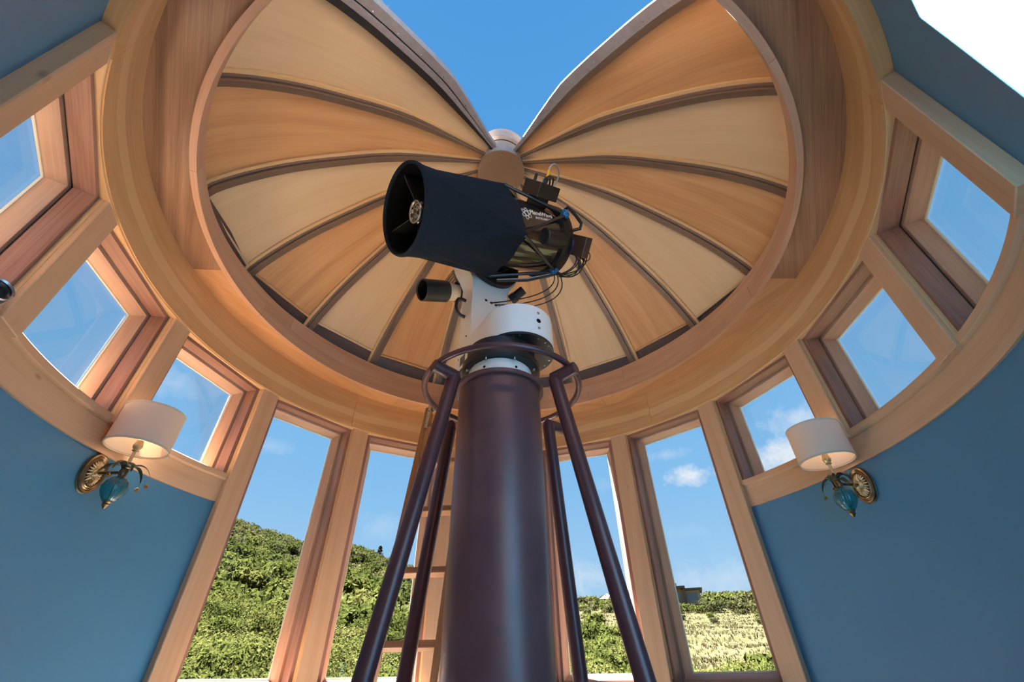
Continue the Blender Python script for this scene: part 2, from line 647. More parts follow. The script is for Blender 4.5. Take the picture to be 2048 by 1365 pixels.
    def frame(self, x0, x1, z0, z1, prof, mat, open_bottom=False):
        """mitred rectangular frame: prof = closed [(inset, depth)] in a frame x right, y outwards, z up"""
        loops = []
        for sx, sz in ((0, 0), (1, 0), (1, 1), (0, 1)):
            loops.append([self.bm.verts.new(mat @ Vector(((x0 + i) if sx == 0 else (x1 - i), d, (z0 + (0 if open_bottom else i)) if sz == 0 else (z1 - i)))) for i, d in prof])
        k = len(prof)
        if open_bottom:
            self.face(loops[0])
            self.face(loops[1])
        Ls = [x1 - x0, z1 - z0, x1 - x0, z1 - z0]
        for s in range(4):
            if open_bottom and s == 0:
                continue
            A, B = loops[s], loops[(s + 1) % 4]
            cum = 0
            for j in range(k):
                j2 = (j + 1) % k
                dl = math.dist(prof[j], prof[j2])
                self.face([A[j], B[j], B[j2], A[j2]], [(s * 3, cum), (s * 3 + Ls[s], cum), (s * 3 + Ls[s], cum + dl), (s * 3, cum + dl)])
                cum += dl
        return self

    def build(self, name, mat, parent=None, smooth=35, inv=None):
        bmesh.ops.recalc_face_normals(self.bm, faces=self.bm.faces[:])
        me = bpy.data.meshes.new(name)
        m = inv if inv is not None else (INV.get(parent) if parent is not None else None)
        if m is not None:
            bmesh.ops.transform(self.bm, matrix=m, verts=self.bm.verts[:])
        self.bm.to_mesh(me)
        self.bm.free()
        if smooth:
            me.shade_smooth()
            me.set_sharp_from_angle(angle=R(smooth))
        me.materials.append(MATS[mat])
        o = bpy.data.objects.new(name, me)
        col.objects.link(o)
        if parent is not None:
            o.parent = parent
            INV[o] = INV.get(parent, Matrix.Identity(4))
        else:
            INV[o] = Matrix.Identity(4)
        return o


def frame_at(az, dist, z=0.0):
    """local frame on the wall: x to the right seen from inside, y outwards, z up"""
    y = dirh(az)
    x = Vector((y.y, -y.x, 0))
    o = y * dist + Vector((0, 0, z))
    return Matrix(((x.x, y.x, 0, o.x), (x.y, y.y, 0, o.y), (x.z, y.z, 1, o.z), (0, 0, 0, 1)))


def basis(o, x, y, z):
    return Matrix(((x[0], y[0], z[0], o[0]), (x[1], y[1], z[1], o[1]), (x[2], y[2], z[2], o[2]), (0, 0, 0, 1)))


def copy_tree(o, parent=None):
    c = o.copy()
    col.objects.link(c)
    if parent is not None:
        c.parent = parent
    for ch in o.children:
        copy_tree(ch, c)
    return c


rng = random.Random(7)

# ================================================================== ROOM SHELL
RW, RB = 2.20, 2.14
Z_BEAM, Z_SOFF = 2.872, 3.222
POSTS = [-137.3, -113.0, -88.6, -64.3, -40.0, -15.7, 8.2, 32.0, 56.4, 80.9, 106.0, 130.8]

f = MB()
f.lathe([(0.001, -0.12), (2.36, -0.12), (2.36, 0.0), (0.001, 0.0)], Matrix.Identity(4), 96, capped=False)
tag(f.build('floor', 'oak_floor'), 'pale round floor of the observatory room', kind='structure')

DOOR0, DOOR1 = 166.0, 194.0
w = MB().revolve([(RW, 0), (RW, 2.1), (2.34, 2.1), (2.34, 0)], -139.5, -64.8, 1.5)
tag(w.build('wall_left', 'wall_blue'), 'curved blue painted wall under the clerestory windows beside the hill view', kind='structure')
w = MB().revolve([(RW, 0), (RW, 2.1), (2.34, 2.1), (2.34, 0)], 56.8, 133.0, 1.5)
tag(w.build('wall_right', 'wall_blue'), 'curved blue painted wall under the clerestory windows beside the dry grass view', kind='structure')
w = MB().revolve([(RW, 0), (RW, 0.9), (2.34, 0.9), (2.34, 0)], -63.8, 55.8, 1.5)
tag(w.build('wall_front', 'wall_blue'), 'low curved blue wall under the tall windows', kind='structure')
w = MB()
for a0, a1, z0 in ((132.0, DOOR0, 0), (DOOR1, 221.0, 0), (DOOR0, DOOR1, 2.08)):
    w.revolve([(RW, z0), (RW, 3.2), (2.34, 3.2), (2.34, z0)], a0, a1, 1.5)
tag(w.build('wall_back', 'wall_blue'), 'full height curved blue wall with the patch of sunlight', kind='structure')
# doorway and the lobby behind it
dw = RW * math.sin(R(14.0))
dj = empty('door_1', (0, -2.2, 0))
tag(dj, 'open doorway with pale wooden casing in the blue wall', kind='structure')
for s in (-1, 1):
    MB().box((s * dw - 0.03, -2.36, 0), (s * dw + 0.03, -2.10, 2.08), grain=2, bevel=.004).build('door_jamb', 'fir_post', dj)
MB().box((-dw - 0.03, -2.36, 2.08), (dw + 0.03, -2.12, 2.14), grain=0, bevel=.004).build('door_head', 'fir_post', dj)
lob = MB()
lob.box((-1.1, -3.9, -0.12), (1.1, -2.2, -0.002), grain=1)
lob.box((-1.2, -3.9, 0), (-1.1, -2.25, 2.3)).box((1.1, -3.9, 0), (1.2, -2.25, 2.3))
lob.box((-1.2, -4.0, 0), (1.2, -3.9, 2.3)).box((-1.2, -4.0, 2.3), (1.2, -2.3, 2.4))
tag(lob.build('wall_lobby', 'plaster_white', smooth=0), 'white lobby walls behind the doorway', kind='structure')

# big curved beam, four boards
bm_ = empty('trim_1', (0, 0, Z_BEAM))
tag(bm_, 'wide curved honey coloured timber beam ringing the room above the windows', kind='structure')
BJ = [-136.0, -43.0, 42.0, 129.5, 224.0]
for a0, a1 in zip(BJ, BJ[1:]):
    MB().revolve([(RB, Z_BEAM), (RB, Z_SOFF), (2.30, Z_SOFF), (2.30, Z_BEAM)], a0 + .03, a1 - .03, 1.0).build('beam_board', 'fir_beam', bm_)
MB().revolve([(2.150, 2.862), (2.147, 2.865), (2.147, 2.8715), (2.20, 2.8715), (2.20, 2.862)], -138.5, 132.0, 1.0).build('bead_moulding', 'fir_stop', bm_)

# soffit boards
sf = empty('trim_2', (0, 0, Z_SOFF))
tag(sf, 'flat ring of wide soffit boards between the curved beam and the dome opening', kind='structure')
SJ = [-93.5, -33.0, 30.5, 90.0, 150.0, 208.0, 266.5]
for i, (a0, a1) in enumerate(zip(SJ, SJ[1:])):
    b = MB()
    n = 30
    mid = R((a0 + a1) / 2)
    t = Vector((math.cos(mid), -math.sin(mid), 0))
    nn = Vector((math.sin(mid), math.cos(mid), 0))
    rings = []
    for k in range(n + 1):
        d = dirh(a0 + .04 + (a1 - a0 - .08) * k / n)
        rings.append([b.bm.verts.new(d * r + Vector((0, 0, z))) for r, z in ((1.90, Z_SOFF), (2.145, Z_SOFF), (2.145, Z_SOFF + .03), (1.90, Z_SOFF + .03))])
    for k in range(n):
        for j in range(4):
            q = [rings[k][j], rings[k][(j + 1) % 4], rings[k + 1][(j + 1) % 4], rings[k + 1][j]]
            b.face(q, [(v.co.dot(t), v.co.dot(nn)) for v in q])
    b.face(rings[0])
    b.face(rings[-1])
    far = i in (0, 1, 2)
    b.build('soffit_board', 'soffit_reflect_orange' if far else 'walnut', sf)  # far boards are coloured more orange to carry reflected light


def lerp_tab(tab, x):
    for (x0, y0), (x1, y1) in zip(tab, tab[1:]):
        if x <= x1:
            return y0 + (y1 - y0) * max(0, (x - x0)) / (x1 - x0)
    return tab[-1][1]


LIPTOP = [(0, 3.455), (50, 3.455), (65, 3.436), (75, 3.408), (85, 3.388), (95, 3.352), (103, 3.322), (111, 3.298), (130, 3.292), (180, 3.290)]
fold = lambda a: abs(((a + 180) % 360) - 180)
lp = empty('trim_3', (0, 0, 3.19))
tag(lp, 'curved fascia boards lining the edge of the dome opening', kind='structure')
LJ = [-117.5, -80.0, -22.0, 27.5, 85.0, 138.0, 190.0, 242.5]
for a0, a1 in zip(LJ, LJ[1:]):
    MB().revolve([(1.89, 3.19), (1.89, 3.30), (1.925, 3.30), (1.925, 3.19)], a0 + .04, a1 - .04, 1.0).build('fascia_board', 'fir_lip', lp)
for a0, a1 in ((-110, -71.0), (-71, 6.0), (6, 39.5), (39.5, 110)):
    MB().revolve([(1.893, 3.30), (1.893, 3.45), (1.922, 3.45), (1.922, 3.30)], a0 + .04, a1 - .04, 1.0,
                 zfun=lambda a, r, z: 3.30 if z < 3.4 else max(3.302, lerp_tab(LIPTOP, fold(a)))).build('fascia_board', 'fir_lip', lp)

# sill bands under the clerestory windows
for i, (a0, a1, side) in enumerate(((-139.0, -65.8, 'hill'), (58.2, 132.6, 'dry grass'))):
    e = empty('trim_%d' % (4 + i), tuple(dirh((a0 + a1) / 2) * RW + Vector((0, 0, 1.95))))
    tag(e, 'curved timber sill band between the blue wall and the clerestory windows on the %s side' % side, kind='structure')
    MB().revolve([(2.186, 1.952), (2.186, 2.098), (2.25, 2.098), (2.25, 1.952)], a0, a1, 1.0).build('band_board', 'fir_post', e)
    x0, x1 = (a0, a1 + .9) if i == 0 else (a0 - .9, a1)
    MB().revolve([(2.170, 2.106), (2.166, 2.110), (2.166, 2.142), (2.170, 2.147), (2.37, 2.147), (2.37, 2.099), (2.184, 2.099)], x0, x1, 1.0).build('ledge_nosing', 'fir_post', e)

# posts
for i, a in enumerate(POSTS):
    tall = 3 <= i <= 8
    m = frame_at(a, 2.148)
    z0 = 0.0 if tall else 2.10
    b = MB().box((-0.076, 0, z0), (0.076, 0.24, Z_BEAM - .001), m, grain=2, bevel=.004)
    o = b.build('trim_%d' % (6 + i), 'fir_post')
    where = 'between two tall windows' if 4 <= i <= 7 else ('at the end of the blue wall beside the tall windows' if tall else ('against the full height blue wall' if i in (0, 11) else 'between two clerestory windows'))
    tag(o, 'square timber post %s on the %s side' % (where, 'hill' if i < 6 else 'dry grass'), kind='structure', group='window posts')

# windows
for i, (a0, a1) in enumerate(zip(POSTS, POSTS[1:])):
    tall = 3 <= i <= 7
    half = (a1 - a0) / 2
    m = frame_at((a0 + a1) / 2, 2.148 * math.cos(R(half)))
    xp = 2.148 * math.sin(R(half)) - 0.073
    zt = Z_BEAM - .004
    zb = 0.885 if tall else 2.062
    o_ = m.translation
    e = empty('window_%d' % (i + 1), (o_.x, o_.y, zb))
    tag(e, ('tall fixed window with stained sash %s' if tall else 'small clerestory window with stained sash %s') %
        ['next to the full height blue wall on the hill side', 'second from the full height blue wall on the hill side', 'above the sconce on the hill side',
         'with the hillside thicket and the end of the blue wall', 'crossed by the ladder', 'behind the pier', 'crossed by two steel legs',
         'with the house on the dry slope', 'above the sconce on the dry grass side', 'second from the full height blue wall on the dry grass side',
         'next to the full height blue wall on the dry grass side'][i], kind='structure')
    G = 0.04
    for sd_ in (-1, 1):
        pr = [(xp + .03, .021), (xp + .005, .021), (xp + .003, .025), (xp + .006, .030), (xp + .012, .032), (xp + .012, .036), (xp + .001, .038), (xp - .001, .042), (xp - .001, .0575), (xp + .03, .0575)]
        pr = [(sd_ * q[0], q[1]) for q in pr]
        st = MB()
        lo_ = [st.bm.verts.new(m @ Vector((q[0], q[1], zb + .05 if tall else 2.148))) for q in pr]
        hi_ = [st.bm.verts.new(m @ Vector((q[0], q[1], zt + .002))) for q in pr]
        for j in range(len(pr)):
            j2 = (j + 1) % len(pr)
            st.face([lo_[j], lo_[j2], hi_[j2], hi_[j]], [(zb, j * .02), (zb, j * .02 + .02), (zt, j * .02 + .02), (zt, j * .02)])
        st.face(lo_)
        st.face(hi_)
        st.build('window_stop', 'fir_stop', e, 30)
    z0_, ob_ = (zb - G, False) if tall else (2.148, True)
    MB().frame(-xp - G, xp + G, z0_, zt + G, [(0, .058), (G + .030, .058), (G + .030, .146), (0, .146)], m, ob_).build('window_jamb', 'mahogany', e, 30)
    MB().frame(-xp - G, xp + G, z0_, zt + G, [(0, .147), (G + .020, .147), (G + .020, .156), (0, .156)], m, ob_).build('window_seal', 'gasket_dark', e, 30)
    MB().frame(-xp - G, xp + G, zb - G, zt + G, [(0, .157), (G + .046, .157), (G + .050, .161), (G + .078, .222), (G + .078, .236), (0, .236)], m).build('sash', 'sash_wood', e, 30)
    MB().frame(-xp, xp, zb, zt, [(.074, .2215), (.085, .2225), (.088, .228), (.088, .231), (.074, .231)], m).build('glazing_bead', 'bead_white', e, 30)
    MB().box((-xp + .07, .2315, zb + .07), (xp - .07, .2355, zt - .07), m).build('window_pane', 'window_glass', e, 0)
    if tall:
        MB().box((-xp - .01, -.03, zb - .05), (xp + .01, .14, zb + .015), m, grain=0, bevel=.004).build('window_sill', 'fir_post', e)

# roof ring outside
tag(MB().revolve([(1.935, 3.285), (2.36, 3.20), (2.36, 3.10), (2.31, 3.10), (2.31, 3.262), (1.935, 3.262)], 0, 360, 3).build('roof', 'roof_grey'),
    'grey roof ring outside at the foot of the dome', kind='structure')

# ================================================================== DOME
DC = (0.03, -0.02)
A0, DK = -1.0, 360 / 17
_key = [(3.05, 1.99), (3.25, 1.985), (3.47, 1.955), (3.80, 1.69), (4.09, 1.345), (4.385, 0.90), (4.66, 0.24), (4.705, 0.12), (4.74, 0.02)]
_smp = []
for i in range(1, len(_key) - 2):
    p0, p1, p2, p3 = _key[i - 1:i + 3]
    for k in range(12):
        t = k / 12
        _smp.append(tuple(0.5 * (2 * p1[j] + (p2[j] - p0[j]) * t + (2 * p0[j] - 5 * p1[j] + 4 * p2[j] - p3[j]) * t * t + (3 * p1[j] - p0[j] - 3 * p2[j] + p3[j]) * t ** 3) for j in (0, 1)))
_smp.append(_key[-2])


def rib_r(z):
    for (z0, r0), (z1, r1) in zip(_smp, _smp[1:]):
        if z <= z1:
            return r0 + (r1 - r0) * (z - z0) / (z1 - z0)
    return _smp[-1][1]


def dome_path(z0, z1, n=22):
    """points (r,z,nr,nz,len) along the rib line with outward normal"""
    zs = [z0 + (z1 - z0) * k / n for k in range(n + 1)]
    P = [(rib_r(z), z) for z in zs]
    out = []
    L = 0
    for k, (r, z) in enumerate(P):
        a = P[max(k - 1, 0)]
        b = P[min(k + 1, n)]
        tr, tz = b[0] - a[0], b[1] - a[1]
        q = math.hypot(tr, tz)
        if k:
            L += math.dist(P[k], P[k - 1])
        out.append((r, z, tz / q, -tr / q, L))
    return out


def dome_pt(az, r, z, lat=0.0):
    d = dirh(az)
    t = Vector((d.y, -d.x, 0))
    return Vector((DC[0], DC[1], 0)) + d * r + t * lat + Vector((0, 0, z))


ZB_TAB = [(0, 3.565), (45, 3.565), (64, 3.535), (85, 3.465), (106, 3.405), (127, 3.36), (180, 3.36)]
dome = empty('ceiling', (DC[0], DC[1], 3.40))
tag(dome, 'pointed wooden dome of alternating maple and cherry panels with an open slit to the sky', kind='structure')
ZTOP = 4.70


def strip(az, l0, l1, d0, d1, z0=3.27, z1=ZTOP, fold_z=None):
    """bar following a meridian: lateral l0..l1, depth d0..d1 outwards of the rib line"""
    b = MB()
    rings = []
    for r, z, nr, nz, L in dome_path(z0, z1):
        tight = min(1.0, max(0.25, r / 0.9))
        rings.append(([b.bm.verts.new(dome_pt(az, r + nr * d, z + nz * d, l * (1 if fold_z is None else tight))) for l, d in ((l0, d0), (l1, d0), (l1, d1), (l0, d1))], L))
    per = [0, abs(l1 - l0), abs(l1 - l0) + abs(d1 - d0), 2 * abs(l1 - l0) + abs(d1 - d0), 9]
    for (A, u0), (B, u1) in zip(rings, rings[1:]):
        for j in range(4):
            j2 = (j + 1) % 4
            b.face([A[j], A[j2], B[j2], B[j]], [(u0, per[j]), (u0, per[j + 1]), (u1, per[j + 1]), (u1, per[j])])
    b.face(rings[0][0])
    b.face(rings[-1][0])
    return b


for k in range(-7, 7):
    a0, a1 = A0 + k * DK, A0 + (k + 1) * DK
    pale = (k % 2 == 1)
    zb0, zb1 = lerp_tab(ZB_TAB, fold(a0)), lerp_tab(ZB_TAB, fold(a1))
    b = MB()
    n = 22
    P0, P1 = dome_path(zb0, ZTOP, n), dome_path(zb1, ZTOP, n)
    rows = []
    for q0, q1 in zip(P0, P1):
        row = []
        for off in (0.040, 0.062):
            row.append([b.bm.verts.new(dome_pt(a, q[0] + q[2] * off, q[1] + q[3] * off)) for a, q in ((a0, q0), (a1, q1))])
        wdt = q0[0] * R(DK)
        rows.append((row, q0[4], wdt))
    for (A, u0, w0), (B, u1, w1) in zip(rows, rows[1:]):
        ca = k * 1.7
        b.face([A[0][0], A[0][1], B[0][1], B[0][0]], [(u0, ca - w0 / 2), (u0, ca + w0 / 2), (u1, ca + w1 / 2), (u1, ca - w1 / 2)])
        b.face([A[1][0], B[1][0], B[1][1], A[1][1]])
        b.face([A[0][0], B[0][0], B[1][0], A[1][0]])
        b.face([A[0][1], A[1][1], B[1][1], B[0][1]])
    A = rows[0][0]
    b.face([A[0][0], A[1][0], A[1][1], A[0][1]])
    A = rows[-1][0]
    b.face([A[0][0], A[0][1], A[1][1], A[1][0]])
    pn = b.build('dome_panel', 'maple_panel' if pale else 'cherry_panel', dome, 30)
    # bead along the foot of the panel
    p0 = dome_pt(a0, P0[0][0] + P0[0][2] * .036, P0[0][1] + P0[0][3] * .036)
    p1 = dome_pt(a1, P1[0][0] + P1[0][2] * .036, P1[0][1] + P1[0][3] * .036)
    MB().tube([p0, p1], 0.011, 6).build('foot_bead', 'maple_panel' if pale else 'cherry_panel', pn)
    # metal base sheet below the panel
    b = MB()
    lev = []
    for a_, zb_, Q in ((a0, zb0, P0), (a1, zb1, P1)):
        zk = min(zb_, 3.47)
        lev.append([dome_pt(a_, 1.998, 3.255), dome_pt(a_, 1.998, zk), dome_pt(a_, Q[1][0] + Q[1][2] * .066, Q[1][1] + Q[1][3] * .066)])
    dn = dirh((a0 + a1) / 2) * 0.02 + Vector((0, 0, .02))
    F0 = [b.bm.verts.new(x) for x in lev[0]]
    F1 = [b.bm.verts.new(x) for x in lev[1]]
    K0 = [b.bm.verts.new(x + dn) for x in lev[0]]
    K1 = [b.bm.verts.new(x + dn) for x in lev[1]]
    for j in range(2):
        b.face([F0[j], F1[j], F1[j + 1], F0[j + 1]])
        b.face([K0[j], K0[j + 1], K1[j + 1], K1[j]])
        b.face([F0[j], F0[j + 1], K0[j + 1], K0[j]])
        b.face([F1[j], K1[j], K1[j + 1], F1[j + 1]])
    b.face([F0[0], K0[0], K1[0], F1[0]])
    b.face([F0[2], F1[2], K1[2], K0[2]])
    b.build('base_sheet', 'base_bronze', dome, 0)
for k in range(7, 10):
    a0, a1 = A0 + k * DK, A0 + (k + 1) * DK
    b = MB()
    dn = dirh((a0 + a1) / 2) * 0.02
    v = [b.bm.verts.new(x) for x in (dome_pt(a0, 1.99, 3.22), dome_pt(a1, 1.99, 3.22), dome_pt(a1, 1.985, 3.30), dome_pt(a0, 1.985, 3.30))]
    v += [b.bm.verts.new(x.co + dn) for x in v]
    for q in ((0, 1, 2, 3), (7, 6, 5, 4), (0, 4, 5, 1), (3, 2, 6, 7), (0, 3, 7, 4), (1, 5, 6, 2)):
        b.face([v[x] for x in q])
    b.build('base_sheet', 'base_bronze', dome, 0)

for k in range(-7, 8):
    a = A0 + k * DK
    s = -1 if k <= 0 else 1          # pale bead lies on the slit side
    if abs(k) == 7:
        rb = strip(a, -0.022, 0.022, 0.0, 0.06, fold_z=1).build('rib', 'rib_bronze' if k > 0 else 'seal_black', dome)
        sl = 1 if k > 0 else -1
        if k < 0:
            strip(a, sl * 0.024, sl * 0.062, 0.004, 0.06, fold_z=1).build('slit_channel', 'frame_grey', rb)
            strip(a, sl * 0.063, sl * 0.072, 0.02, 0.06, fold_z=1).build('slit_seal', 'seal_black', rb)
            strip(a, sl * 0.073, sl * 0.135, 0.012, 0.075, fold_z=1).build('slit_frame', 'frame_grey', rb)
        else:
            strip(a, sl * 0.024, sl * 0.105, 0.004, 0.020, fold_z=1).build('slit_frame', 'frame_grey', rb)
        b = MB()
        for z in [3.5 + 0.14 * q for q in range(8)]:
            r = rib_r(z)
            p = dome_pt(a, r + (.008 if k > 0 else .014), z, sl * (0.055 if k > 0 else 0.09) * min(1, max(.25, r / .9)))
            b.lathe([(0, -.004), (.006, -.002), (.006, .002), (0, .004)], Matrix.Translation(p), 8)
        b.build('bolt_row', 'steel', rb)['kind'] = 'stuff'
    else:
        rb = strip(a, -0.024, 0.024, -0.004, 0.05, fold_z=1).build('rib', 'rib_bronze', dome)
        strip(a, s * 0.024, s * 0.044, 0.014, 0.05, fold_z=1).build('rib_flange', 'rib_bronze_pale', rb)
        strip(a, s * 0.0215, s * 0.0245, -0.008, 0.004, fold_z=1).build('rib_edge', 'rib_bronze_pale', rb)
        strip(a, s * 0.046, s * 0.070, 0.016, 0.05, fold_z=1).build('rib_bead', 'fir_stop', rb)

# hub at the top of the dome
mh = Matrix.Translation((DC[0] - .035, DC[1], 0))
hb = MB().lathe([(0.205, 4.60), (0.205, 4.86), (0.20, 4.86), (0.20, 4.60)], mh, 40, capped=False).build('hub_drum', 'frame_grey', dome)
MB().lathe([(0.0, 4.594), (0.214, 4.594), (0.214, 4.606), (0.0, 4.606)], mh, 48, capped=False).build('hub_disc', 'hub_brown', hb)
MB().lathe([(0.208, 4.80), (0.245, 4.80), (0.245, 4.93), (0.0, 4.96), (0.0, 4.95), (0.235, 4.92), (0.235, 4.81), (0.208, 4.81)], mh, 40, capped=False).build('hub_cap', 'frame_grey', hb)
MB().lathe([(0.206, 4.795), (0.212, 4.795), (0.212, 4.803), (0.206, 4.803)], mh, 40, capped=False).build('hub_seal', 'seal_black', hb)
for a in (178, 40, 300):
    p = mh @ (dirh(a) * 0.185 + Vector((0, 0, 4.592)))
    MB().lathe([(0, -.004), (.008, -.002), (.008, .004), (0, .004)], Matrix.Translation(p), 10).build('hub_screw', 'steel', hb)

# ================================================================== PIER AND GUARD FRAME
pier = empty('telescope_pier', (-0.008, 0, 0))
tag(pier, 'thick dark maroon steel pier column carrying the telescope mount', 'pier')
pm = Matrix.Translation((-0.008, 0, 0))
MB().lathe([(0.234, 0), (0.234, 2.262)], pm, 72).build('column', 'pier_paint', pier)
MB().lathe([(0.18, 2.262), (0.252, 2.262), (0.257, 2.267), (0.257, 2.285), (0.252, 2.290), (0.18, 2.290)], pm, 72).build('rim_plate', 'pier_paint', pier)
MB().lathe([(0.234, 0), (0.33, 0), (0.33, 0.025), (0.234, 0.025)], pm, 48, capped=False).build('base_plate', 'pier_paint', pier)

gf = empty('guard_frame', (0, 0, 0))
tag(gf, 'maroon steel ring on four splayed tube legs around the pier', 'frame')
RC = Vector((0.006, 0.02, 2.30))
ringpts = [RC + Vector((math.cos(2 * math.pi * i / 72) * .455, math.sin(2 * math.pi * i / 72) * .455, 0)) for i in range(72)]
MB().tube(ringpts, 0.018, 12, closed=True).build('ring', 'leg_paint', gf)
for kx, ky, kz, bx, by in ((-.252, -.205, 2.265, -.452, -.36), (.298, -.205, 2.245, .494, -.35), (-.318, .262, 2.20, -.452, .355), (.292, .262, 2.20, .368, .355)):
    K = Vector((kx, ky, kz))
    B = Vector((bx, by, .946))
    D = (B - K) / (K.z - B.z)
    F = K + D * K.z
    lg = MB().tube([F, K + D * 0.0], 0.0365, 16).build('leg', 'leg_paint', gf)
    out = Vector((kx - RC.x, ky - RC.y, 0)).normalized()
    E = K + out * 0.135 + Vector((0, 0, 0.012))
    MB().tube([K - out * .012, E], 0.035, 16).build('stub', 'leg_paint', lg)
    MB().lathe([(0.0365, -.02), (0.03, .015), (0.0, .03)], Matrix.Translation(K), 16).build('elbow_cap', 'leg_paint', lg)
    MB().lathe([(0.07, 0.0), (0.07, .012), (0.037, .012)], Matrix.Translation((F.x, F.y, 0)), 16).build('foot_plate', 'leg_paint', lg)

# ================================================================== MOUNT
E2 = Vector((-.5626, .8267, 0))
GV = Vector((.8267, .5626, 0))
ZV = Vector((0, 0, 1))


def mp(g, e, z):
    return GV * g + E2 * e + ZV * z


MM = basis((0, 0, 0), GV, E2, ZV)                       # x=g, y=e, z=up
MA = basis((0, 0, 0), GV, ZV, -E2)                      # x=g, y=z up, z=-e  (for profiles of the arm)
mount = empty('telescope_mount', (0, 0, 2.29))
tag(mount, 'white single arm telescope mount with black base plate on the pier', 'telescope mount')
MB().lathe([(0.19, 2.29), (0.19, 2.395), (0.186, 2.40), (0.10, 2.40), (0.10, 2.29)], Matrix.Translation((-.005, 0, 0)), 64, capped=False).build('collar', 'white_enamel', mount)
fl = MB().lathe([(0.10, 2.40), (0.232, 2.40), (0.236, 2.404), (0.236, 2.44), (0.21, 2.455), (0.21, 2.545), (0.10, 2.545)], Matrix.Translation((0, 0, 0)), 64, capped=False).build('flange', 'black_satin', mount)
for i in range(8):
    a = 22.5 + 45 * i
    d = dirh(a) * 0.212
    MB().lathe([(0.009, 0), (0.009, -.022), (0.006, -.024), (0, -.024)], Matrix.Translation((d.x, d.y, 2.40)), 10).build('bolt', 'steel', fl)
for a in (207, 150, 250):
    d = dirh(a)
    MB().cyl(d * 0.1895 + ZV * 2.35 + Vector((-.005, 0, 0)), d * 0.1915 + ZV * 2.35 + Vector((-.005, 0, 0)), .008, 12).build('screw_hole', 'inner_black', mount)


def hull(pts):
    pts = sorted(set(pts))
    def half(ps):
        o = []
        for p in ps:
            while len(o) > 1 and (o[-1][0] - o[-2][0]) * (p[1] - o[-2][1]) - (o[-1][1] - o[-2][1]) * (p[0] - o[-2][0]) <= 0:
                o.pop()
            o.append(p)
        return o
    a, b = half(pts), half(reversed(pts))
    return a[:-1] + b[:-1]


DG, DE = 0.105 * GV.x, 0.105 * E2.x                     # drum centre in (g,e)
circ = [(DG + .228 * math.cos(2 * math.pi * i / 64), DE + .228 * math.sin(2 * math.pi * i / 64)) for i in range(64)]
base_poly = hull([(round(x, 5), round(y, 5)) for x, y in circ + [(-.13, .20), (-.13, .36), (.20, .36), (.20, .20)]])
MB().prism(base_poly, 2.562, 2.772, MM, bevel=.006).build('base_housing', 'white_enamel', mount)
cx_ = sum(p[0] for p in base_poly) / len(base_poly)
cy_ = sum(p[1] for p in base_poly) / len(base_poly)
bp = MB().prism([(cx_ + (x - cx_) * .992, cy_ + (y - cy_) * .992) for x, y in base_poly], 2.545, 2.561, MM).build('bottom_plate', 'black_satin', mount)
for i in range(14):
    x, y = base_poly[(i * len(base_poly)) // 14]
    q = mp(cx_ + (x - cx_) * .88, cy_ + (y - cy_) * .88, 2.5445)
    MB().lathe([(0.005, 0.001), (0.005, -.0015), (0, -.0015)], Matrix.Translation(q), 8).build('plate_screw', 'steel', bp)
# raised drum lid
MB().lathe([(0.226, 2.770), (0.226, 2.785), (0.218, 2.792), (0, 2.796)], Matrix.Translation((0.105, 0, 0)), 64, capped=False).build('drum_lid', 'white_enamel', mount)
dd = Vector((math.sin(R(34)), -math.cos(R(34)), 0))
c0 = Vector((.105, 0, 0))
for z, r, m_ in ((2.735, .010, 'steel'), (2.672, .016, 'inner_black'), (2.615, .010, 'steel')):
    MB().cyl(c0 + dd * .224 + ZV * z, c0 + dd * .2305 + ZV * z, r, 16, bevel=.001).build('access_screw' if m_ == 'steel' else 'access_hole', m_, mount)
# arm
poly = [(-.13, 2.70), (.20, 2.70), (.185, 2.95), (.165, 3.12), (.17, 3.24), (.20, 3.36)]
for i in range(0, 33):
    a = R(-48 + (228 + 48) * i / 32)
    poly.append((.03 + .25 * math.cos(a), 3.58 + .25 * math.sin(a)))
poly += [(-.122, 3.34), (-.112, 3.26), (-.122, 3.12)]
MB().prism(poly, -.36, -.20, MA, bevel=.012).build('fork_arm', 'white_enamel', mount)
ad = MB().lathe([(0, .198), (.222, .198), (.236, .19), (.236, .15), (.20, .138), (0, .138)], basis(mp(.03, 0, 3.58), GV, ZV, E2), 56, capped=False).build('altitude_disc', 'black_satin', mount)
for i in range(12):
    a = R(30 * i + 10)
    q = mp(.03 + .217 * math.cos(a), .137, 3.58 + .217 * math.sin(a))
    MB().cyl(q + E2 * .012, q - E2 * .002, .006, 8).build('disc_screw', 'steel', ad)
for i, g_ in enumerate((-.006, .040, .080, .116)):
    q = mp(g_, .20, 3.178 - .004 * i)
    MB().cyl(q, q - E2 * .006, .011, 12, bevel=.002).build('cable_port', 'black_satin', mount)
MB().tube([mp(-.132, .28, 3.17), mp(-.165, .28, 3.172), mp(-.192, .28, 3.16), mp(-.205, .28, 3.13), mp(-.207, .28, 3.08), mp(-.197, .28, 3.035), mp(-.168, .28, 3.012), mp(-.132, .28, 3.01)], .0125, 10).build('carry_handle', 'black_satin', mount)
MB().box((-.1335, .22, 2.585), (-.1305, .30, 2.655), MM).build('rating_plate', 'plate_print', mount)
for g_, e_, z_ in ((-.1305, .24, 2.81), (-.1305, .30, 2.74), (-.1305, .22, 2.70), (-.1305, .33, 2.66)):
    MB().cyl(mp(g_ + .002, e_, z_), mp(g_ - .0015, e_, z_), .006, 10).build('screw_hole', 'inner_black', mount)
kb = MB().cyl(mp(.245, .17, 3.33), mp(.275, .10, 3.36), .036, 16, bevel=.006).build('cable_gland', 'black_satin', mount)
MB().cyl(mp(.225, .21, 3.31), mp(.245, .17, 3.33), .045, 6).build('gland_nut', 'black_satin', kb)

